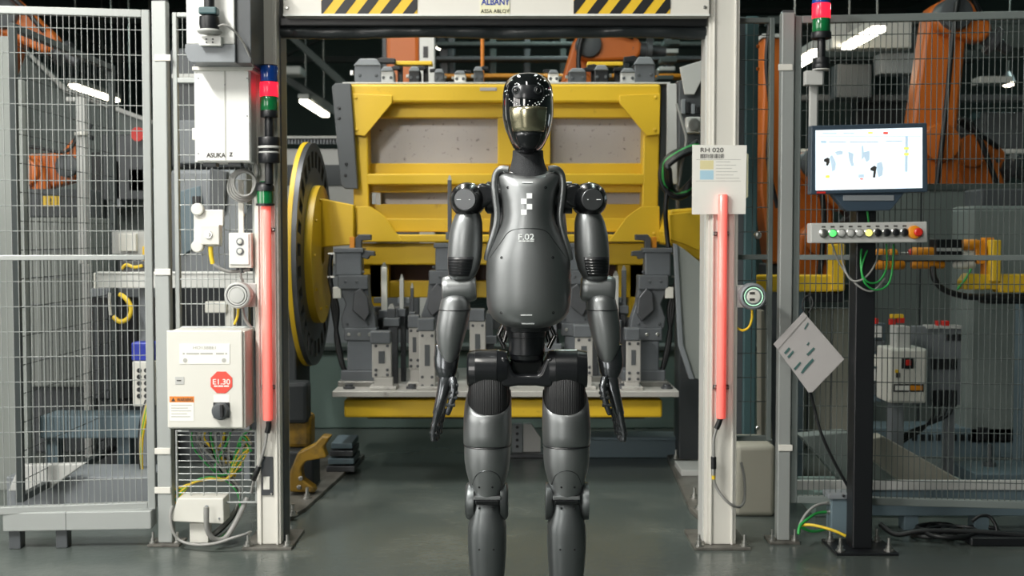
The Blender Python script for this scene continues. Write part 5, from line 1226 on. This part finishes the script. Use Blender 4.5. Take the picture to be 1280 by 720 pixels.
# control cabinet on a stand behind the right gate
sc_ = pthing('switch_cabinet', 'pale switch cabinet on a stand behind the right gate', 'cabinet', 1134, 560, 5.7)
pb('body', 'box_grey', sc_, 1111, 436, 1159, 504, 5.7, .2, .008); pb('door', 'box_grey', sc_, 1113, 438, 1157, 502, 5.692, .008, .006)
o = pb('switch_plate', 'black', sc_, 1127, 447, 1142, 461, 5.686, .006, .002); pb('red_handle', 'red', o, 1133, 450, 1139, 457, 5.675, .011, .002)
o = pb('rating_strip', 'black', sc_, 1117, 480, 1155, 490, 5.689, .003, .001); pb('strip_field', 'paper', o, 1119, 482, 1137, 488, 5.6875, .002, 0); pb('strip_field', 'amber', o, 1138, 482, 1153, 488, 5.6875, .002, 0)
pb('key_lock', 'print_dark', sc_, 1120, 466, 1125, 472, 5.688, .004, .001); pb('yellow_tag', 'yellow_clean', sc_, 1119, 462, 1123, 466, 5.689, .003, 0)
MB().box(W(1121, 0, 5.8)[0], W(1135, 0, 5.8)[0], 5.78, 5.86, 0, W(0, 504, 5.8)[1]).build('stand', 'mid_grey', sc_, .004)
pb('duct', 'light_grey', sc_, 1120, 408, 1138, 436, 5.75, .1, .004)
mr_ = pthing('module_rack', 'grey module rack with red plugs beside the switch cabinet', 'rack', 1180, 520, 5.9)
pb('panel', 'mid_grey', mr_, 1140, 408, 1203, 506, 5.93, .06, .004); pb('top_edge', 'light_grey', mr_, 1160, 407, 1203, 411, 5.9, .08, .002)
for r_ in range(2):
    for k in range(4): pb('module', 'black', mr_, 1165 + k * 8.5, 448 + r_ * 40, 1171 + k * 8.5, 462 + r_ * 40 + (6 if r_ else 0), 5.91, .02, .002)
for k, (x, y, wd) in enumerate([(1112, 403, 8), (1122, 401, 9), (1171, 405, 4), (1178, 405, 9), (1093, 402, 5)]): pb('red_plug', 'red', mr_, x, y - 4, x + wd, y + 3, 5.9, .03, .003)
pb('yellow_plug', 'yellow_clean', mr_, 1114, 393, 1130, 398, 5.9, .03, .003)
for k in range(3): pb('terminal', 'black', mr_, 1184 + k * 7, 418, 1188 + k * 7, 426, 5.915, .015, .001)
for k in range(5): pb('side_module', ['light_grey', 'dark_grey', 'box_grey'][k % 3], mr_, 1092, 408 + k * 18, 1103 + (k % 2) * 4, 422 + k * 18, 5.9, .06, .003)
pb('side_plate', 'blue_steel', mr_, 1090, 404, 1107, 502, 5.95, .04, .003)
for k in range(4): cable('lead', 'cable_black', mr_, [(1165 + k * 9, 500, 5.9), (1166 + k * 6, 520, 5.86), (1152 - k * 4, 538, 5.84), (1136 - k * 5, 548, 5.84), (1118 - k * 4, 560, 5.86)], .007)
MB().box(W(1190, 0, 6.0)[0], W(1200, 0, 6.0)[0], 5.98, 6.05, 0, W(0, 506, 6.0)[1]).build('stand', 'mid_grey', mr_, .004)
dg_ = pthing('ramp_beam', 'pale sloping beam on the floor behind the right gate', 'beam', 1150, 600, 5.3)
pp('beam', 'partition_beige', dg_, [(1090, 548), (1104, 545), (1206, 603), (1206, 614), (1140, 614), (1090, 575)], 5.25, .1, .006)
pp('beam', 'partition', dg_, [(1000, 545), (1060, 540), (1140, 606), (1130, 614), (1060, 612)], 5.4, .1, .006)
MB().box(W(1005, 0, 5.5)[0], W(1210, 0, 5.5)[0], 5.2, 5.55, 0, W(0, 612, 5.25)[1]).build('foot', 'wall_paint', dg_, .006)
rl = pthing('floor_rail', 'long slotted rail on the floor deep in the right cell', 'rail', 1180, 560, 6.6)
MB().box(W(1095, 0, 6.6)[0], W(1330, 0, 6.6)[0], 6.6, 6.85, 0, W(0, 535, 6.6)[1]).build('rail', 'blue_steel', rl, .006)
for k in range(14): pb('slot', 'black', rl, 1140 + k * 10, 543, 1146 + k * 10, 551, 6.595, .006, 0)
pb('rail_stop', 'black', rl, 1224, 535, 1236, 551, 6.57, .03, .003)
rp = pthing('rail_plate', 'dark base plate with an upright pin in the right cell', 'plate', 1245, 590, 5.9)
MB().box(W(1210, 0, 5.9)[0], W(1330, 0, 5.9)[0], 5.7, 6.05, 0, .09).build('plate', 'blue_steel', rp, .006)
p = WP(1237, 580, 5.9); MB().lathe((p.x, 5.9, .09), (0, 0, 1), [(0, .03), (.02, .03), (.02, .012), (.1, .012), (.11, .008)], 14).build('pin', 'dark_grey', rp, smooth=30)
# partitions behind the right cell
def partition(px0, py0, px1, py1, Y, label, m, n=4, d=.08):
    t = pthing('partition_panel', label, 'partition', (px0 + px1) / 2, py1, Y); t.location.z = 0
    xa, xb, zt_ = W(px0, 0, Y)[0], W(px1, 0, Y)[0], W(0, py0, Y)[1]
    wd = (xb - xa) / n
    for i in range(n): MB().box(xa + i * wd + .006, xa + (i + 1) * wd - .006, Y, Y + d, .0, zt_).build('panel', m, t, .004)
    MB().box(xa, xb, Y + .01, Y + d - .01, 0, zt_ - .01).build('core', 'dark_grey', t)
    MB().box(xa - .01, xb + .01, Y - .01, Y + d + .01, zt_, zt_ + .04).build('top_rail', 'truss_paint', t, .004)
partition(1090, 238, 1420, 560, 7.2, 'grey-green partition wall behind the right cell', 'partition', 5)
partition(985, 385, 1075, 560, 6.9, 'beige partition behind the hanging document sleeve', 'partition_beige', 3)
wcab = pthing('white_cabinet', 'pale rounded machine cabinet at the far right behind the gate', 'cabinet', 1250, 330, 6.8)
pb('body', 'partition', wcab, 1207, 257, 1330, 560, 6.6, .3, .03); pb('top_unit', 'dark_grey', wcab, 1226, 236, 1330, 258, 6.65, .25, .01)
MB().box(W(1215, 0, 6.7)[0], W(1330, 0, 6.7)[0], 6.65, 6.85, 0, W(0, 560, 6.6)[1]).build('plinth', 'dark_grey', wcab, .01)
# dark overhead gantry structures at the right
gt = pthing('overhead_gantry', 'dark overhead gantry with ducts behind the right gate', 'gantry', 1140, 60, 10.5)
for y0, y1, Y, m in ((20, 30, 10.6, 'truss_paint'), (62, 72, 10.8, 'truss_paint'), (118, 126, 10.4, 'dark_grey'), (186, 192, 10.2, 'light_grey')): pb('girder', m, gt, 960, y0, 1420, y1, Y, .15, .01)
for k, (x0, y0, x1, y1, m) in enumerate([(1040, 26, 1140, 60, 'light_grey'), (1100, 66, 1146, 92, 'mid_grey'), (1046, 80, 1090, 122, 'dark_grey'), (1230, 30, 1290, 60, 'truss_paint'), (1225, 95, 1265, 104, 'light_grey'), (1070, 124, 1130, 186, 'black'), (1230, 140, 1280, 186, 'dark_grey'), (1222, 140, 1240, 148, 'teal_paint')]): pb('duct_box', m, gt, x0, y0, x1, y1, 10.0 + .1 * k, .2, .01)
for x in (990, 1140, 1300): MB().box(W(x - 7, 0, 11)[0], W(x + 7, 0, 11)[0], 11, 11.15, 0, W(0, 18, 11)[1]).build('column', 'dark_grey', gt, .008)

# ---- above the fixture
ocl = pthing('orange_machine_column', 'upright orange machine column above the fixture left of the head', 'column', 505, 98, 8.6)
pb('column', 'orange', ocl, 483, 20, 524, 140, 8.6, .3, .03); pb('side_cover', 'dark_grey', ocl, 478, 20, 484, 140, 8.65, .2, .01)
MB().box(W(483, 0, 8.7)[0], W(524, 0, 8.7)[0], 8.6, 8.9, 0, W(0, 140, 8.6)[1]).build('pedestal', 'dark_grey', ocl, .01)
wcl = pthing('white_column', 'white slotted column beside the orange machine column', 'column', 533, 98, 8.5)
pb('column', 'cabinet_white', wcl, 524.5, 20, 543, 140, 8.5, .12, .006); pb('slot', 'black', wcl, 529, 58, 535, 72, 8.495, .006, .001); pb('slot', 'black', wcl, 529, 92, 535, 104, 8.495, .006, .001)
MB().box(W(524, 0, 8.55)[0], W(543, 0, 8.55)[0], 8.5, 8.6, 0, W(0, 140, 8.5)[1]).build('foot', 'light_grey', wcl, .004)
tag(MB().cyl((W(603, 0, 8.0)[0], 8.0, HZ), WP(603, 104, 8.0), .013, n=12).build('copper_rod', 'cable_orange', None, smooth=60), 'thin copper rod hanging above the fixture', 'rod')
hs = pthing('hall_conveyor', 'overhead conveyor structure in the dark hall behind the fixture', 'conveyor', 640, 95, 12)
for y, m in ((52, 'truss_paint'), (70, 'dark_grey'), (92, 'amber')): pb('girder', m, hs, 545, y, 905, y + 5, 12, .2, .01)
for k, x in enumerate((560, 612, 655, 700, 780, 810, 832)): pb('hanger', 'truss_paint' if k % 2 else 'dark_grey', hs, x, 30, x + 8, 110, 12.3, .15, .01)
for k in range(5): pb('tray', 'light_grey' if k % 2 else 'truss_paint', hs, 830 - k * 2, 50 + k * 11, 850 - k * 2, 55 + k * 11, 11.6, .2, .004)
for x in (550, 895): MB().box(W(x, 0, 12.2)[0], W(x + 10, 0, 12.2)[0], 12.2, 12.4, 0, W(0, 52, 12)[1]).build('column', 'dark_grey', hs, .008)
# seen left of the fixture through the door
lv = pthing('louvred_rail', 'grey louvred guard rail left of the fixture deep in the hall', 'rail', 395, 200, 9.5)
pb('panel', 'light_grey', lv, 330, 186, 470, 330, 9.6, .06, .004); pb('top_rail', 'light_grey', lv, 330, 170, 470, 173, 9.5, .1, .002); pb('louvre_strip', 'dark_grey', lv, 330, 173, 470, 180, 9.56, .04, 0)
for k in range(24): pb('louvre', 'mid_grey', lv, 352 + k * 4, 173, 354 + k * 4, 180, 9.52, .03, 0)
pb('dark_field', 'dark_grey', lv, 330, 206, 470, 232, 9.59, .01, 0)
MB().box(W(330, 0, 9.65)[0], W(470, 0, 9.65)[0], 9.62, 9.68, 0, W(0, 330, 9.6)[1]).build('base', 'mid_grey', lv, .004)
rb_ = pthing('roof_brace', 'sloping grey roof brace left of the fixture', 'brace', 380, 80, 13)
pp('brace', 'truss_paint', rb_, [(352, 40), (362, 38), (440, 108), (430, 112)], 13, .2, .01); pp('brace', 'truss_paint', rb_, [(352, 88), (430, 140), (425, 148), (352, 100)], 13.3, .2, .01); pb('duct', 'light_grey', rb_, 352, 82, 376, 93, 12.8, .3, .02)

# ---- inside the left cell
sf = thing('mesh_fence', 'receding wire mesh fence inside the left cell', 'fence', (0, 0, 0)); bpy.data.objects.remove(sf)
fence('mesh_fence', 'side mesh fence receding into the left cell', (-2.05, 4.95), (-2.05, 6.2), .12, 2.1, 'fence_black', ft=.03, vp=.04, hp=.12, fd=.03)
lc = pthing('machine_cabinet', 'light grey machine cabinet behind the left gate', 'cabinet', 66, 480, 6.7)
pb('body', 'cab_dull', lc, 26, 272, 107, 484, 6.7, .5, .01)
for k in range(5): pb('panel_joint', 'mid_grey', lc, 26, 312 + k * 34, 107, 313 + k * 34, 6.696, .005, 0)
MB().box(W(26, 0, 6.75)[0], W(107, 0, 6.75)[0], 6.75, 7.1, 0, W(0, 484, 6.7)[1]).build('plinth', 'dark_grey', lc, .01)
pb('top_box', 'dark_grey', lc, 28, 236, 106, 272, 6.85, .3, .01); o = pb('warning_plate', 'yellow_clean', lc, 53, 245, 74, 258, 6.84, .006, 0)
text('warning_mark', '!', 'print_dark', o, 63.5, 251.5, 6.837, .035)
wp_ = pthing('cell_post', 'pale square post behind the left gate', 'post', 101, 300, 6.6)
pb('post', 'light_grey', wp_, 97, 125, 106, 330, 6.6, .05, .004); MB().box(W(97, 0, 6.6)[0], W(106, 0, 6.6)[0], 6.6, 6.65, 0, W(0, 330, 6.6)[1]).build('lower_post', 'light_grey', wp_, .004)
pb('bracket', 'box_grey', wp_, 93, 165, 106, 169, 6.58, .05, .003); pb('arm', 'light_grey', wp_, 82, 121, 106, 127, 6.6, .05, .006)
sr = pthing('sloping_hood', 'pale sloping machine hood seen high behind the left gate', 'hood', 90, 160, 9.0)
pp('hood', 'hood_grey', sr, [(0, 60), (12, 52), (80, 112), (190, 152), (190, 300), (0, 300)], 9.0, .3, .02); pp('edge', 'light_grey', sr, [(12, 46), (18, 48), (84, 110), (190, 150), (190, 155), (80, 115)], 8.98, .02, .004)
MB().box(W(0, 0, 9.1)[0], W(190, 0, 9.1)[0], 9.05, 9.25, 0, W(0, 300, 9)[1]).build('base', 'dark_grey', sr, .01)
for k, (x0, y0, x1, y1, m) in enumerate([(128, 168, 180, 250, 'dark_grey'), (140, 200, 150, 260, 'mid_grey'), (115, 190, 126, 275, 'black'), (160, 210, 186, 240, 'mid_grey')]): pb('panel_box', m, sr, x0, y0, x1, y1, 8.7, .15, .01)
p = WP(173, 168, 8.6); MB().lathe(p, (0, -1, 0), [(0, .05), (.02, .05)], 20).build('red_lamp', 'red', sr)
dc = pthing('dark_cabinet', 'black machine cabinet behind the white cable duct', 'cabinet', 165, 520, 6.3)
pb('body', 'black', dc, 114, 366, 202, 500, 6.3, .4, .01); pb('top_plate', 'mid_grey', dc, 112, 360, 203, 372, 6.26, .5, .006)
for k in range(6): pb('fin', 'dark_grey', dc, 120 + k * 12, 380, 122 + k * 12, 498, 6.292, .01, .001)
MB().box(W(114, 0, 6.35)[0], W(202, 0, 6.35)[0], 6.35, 6.7, 0, W(0, 500, 6.3)[1]).build('plinth', 'dark_grey', dc, .01)
cd_ = pthing('cable_duct', 'long white cable duct crossing behind the left fence post', 'cable duct', 200, 361, 5.9)
pb('trunk', 'cabinet_white', cd_, 118, 341, 330, 360, 5.9, .08, .004); pb('lid_edge', 'cabinet_white', cd_, 118, 340, 330, 342.5, 5.89, .09, .002); pb('end_cap', 'box_grey', cd_, 116.5, 340.5, 119, 360.5, 5.89, .1, .002)
pb('drop_duct', 'box_grey', cd_, 256, 377, 283, 391, 5.9, .08, .004); pb('drop_link', 'box_grey', cd_, 282, 360, 292, 420, 5.92, .06, .004)
for x in (170, 300): MB().box(W(x, 0, 6.0)[0], W(x + 8, 0, 6.0)[0], 5.98, 6.03, 0, W(0, 358, 6.0)[1]).build('support', 'mid_grey', cd_, .003)
cable('yellow_loop', 'cable_yellow', cd_, [(150, 368, 5.88), (158, 374, 5.86), (164, 386, 5.86), (160, 398, 5.86), (150, 402, 5.86), (142, 396, 5.87)], .012)
cable('white_lead', 'paper', cd_, [(137, 366, 5.88), (137, 380, 5.88), (138, 394, 5.88)], .007)
dv = pthing('sensor_cluster', 'small sensor cluster with yellow hoses on the cable duct', 'sensors', 168, 338, 5.95)
pb('plate', 'light_grey', dv, 140, 288, 182, 318, 5.97, .03, .003); pb('block', 'box_grey', dv, 148, 292, 170, 314, 5.94, .04, .003); pb('yellow_block', 'yellow_clean', dv, 178, 308, 185, 336, 5.94, .04, .003); pb('base', 'steel_dark', dv, 150, 326, 190, 340, 5.93, .06, .003)
for k in range(3): pb('fitting', 'bolt', dv, 154 + k * 11, 318, 159 + k * 11, 326, 5.94, .03, .002)
cable('hose', 'cable_yellow', dv, [(152, 336, 5.92), (158, 331, 5.92), (168, 334, 5.92), (178, 332, 5.92)], .008)
pb('stem', 'steel', dv, 165, 312, 170, 328, 5.99, .03, .002)
vt = pthing('valve_terminal', 'pale valve terminal with dark ports beside the left fence post', 'valve terminal', 178, 520, 5.5)
pb('body', 'box_grey', vt, 166, 452, 192, 508, 5.5, .08, .004); pb('cap', 'blue_part', vt, 164, 428, 193, 451, 5.52, .08, .008)
for r_ in range(5):
    for k in range(2): 
        p = WP(174 + k * 9, 463 + r_ * 8, 5.5); MB().lathe(p, (0, -1, 0), [(0, .011), (.004, .011), (.004, .006)], 12).build('port', 'black', vt)
MB().box(W(172, 0, 5.56)[0], W(186, 0, 5.56)[0], 5.55, 5.6, 0, W(0, 508, 5.5)[1]).build('stand', 'mid_grey', vt, .003)
for k, m in enumerate(('cable_yellow', 'cable_green', 'cable_yellow', 'cable_grey', 'cable_black')):
    cable('lead', m, vt, [(187 - k, 500, 5.48), (183 - k * 1.5, 520, 5.47), (178 - k, 548, 5.47), (177 - k * .5, 575, 5.47), (179, 598, 5.48), (186, 614, 5.5)], .007)
sl = pthing('floor_skid', 'grey steel skid on the floor behind the left gate', 'skid', 100, 600, 5.6)
MB().box(W(40, 0, 5.9)[0], W(195, 0, 5.9)[0], 5.9, 6.1, W(0, 548, 5.9)[1], W(0, 520, 5.9)[1]).build('cross_beam', 'blue_steel', sl, .006)
MB().box(W(20, 0, 5.5)[0], W(195, 0, 5.5)[0], 5.3, 5.6, 0, W(0, 585, 5.5)[1]).build('base_beam', 'mid_grey', sl, .006)
pp('ramp_plate', 'light_grey', sl, [(24, 582), (105, 580), (60, 612), (10, 614)], 5.24, .05, .004)
for x in (60, 150): MB().box(W(x - 8, 0, 6.0)[0], W(x + 8, 0, 6.0)[0], 5.95, 6.05, 0, W(0, 548, 5.9)[1]).build('leg', 'blue_steel', sl, .004)
# behind the narrow left mesh
nb = pthing('grey_gearcase', 'grey gear case seen through the narrow left mesh', 'machine', 260, 330, 6.0)
pb('case', 'mid_grey', nb, 214, 212, 308, 345, 6.35, .3, .02); pb('lower_case', 'dark_slate', nb, 214, 345, 306, 430, 6.4, .2, .01); pp('rib', 'blue_steel', nb, [(222, 240), (250, 232), (258, 300), (228, 320)], 6.33, .03, .006); pp('rib', 'dark_grey', nb, [(262, 210), (284, 214), (280, 262), (262, 270)], 6.3, .05, .006)
pb('yellow_edge', 'yellow', nb, 305, 268, 318, 300, 6.3, .05, .004); pb('black_block', 'black', nb, 240, 245, 250, 262, 6.3, .04, .004)
MB().box(W(220, 0, 6.5)[0], W(305, 0, 6.5)[0], 6.45, 6.6, 0, W(0, 430, 6.4)[1]).build('pedestal', 'dark_grey', nb, .01)
ub = pthing('upper_machine', 'dark machine head behind the white drive cabinet', 'machine', 270, 210, 7.0)
pb('head', 'dark_grey', ub, 214, 60, 320, 210, 7.2, .3, .02); pb('arm', 'light_grey', ub, 214, 92, 320, 98, 7.1, .1, .006); pb('small_box', 'mid_grey', ub, 222, 150, 246, 205, 7.1, .1, .01)
MB().box(W(240, 0, 7.3)[0], W(300, 0, 7.3)[0], 7.25, 7.45, 0, W(0, 210, 7.2)[1]).build('column', 'dark_grey', ub, .01)

wp2 = pthing('pale_wall_panel', 'pale blue-grey upright panel at the left frame edge behind the gate', 'panel', 5, 610, 5.7)
xa, xb = W(-60, 0, 5.75)[0], W(11, 0, 5.75)[0]
MB().box(xa, xb, 5.75, 5.8, 0, W(0, 45, 5.75)[1]).build('panel', 'cab_dull', wp2, .004)
MB().box(xb + .02, xb + .06, 5.74, 5.8, 0, W(0, 100, 5.75)[1]).build('edge_post', 'cab_dull', wp2, .004)
for z in (.4, 1.2, 1.9): MB().box(xb, xb + .02, 5.76, 5.79, z, z + .05).build('hinge', 'light_grey', wp2, .003)
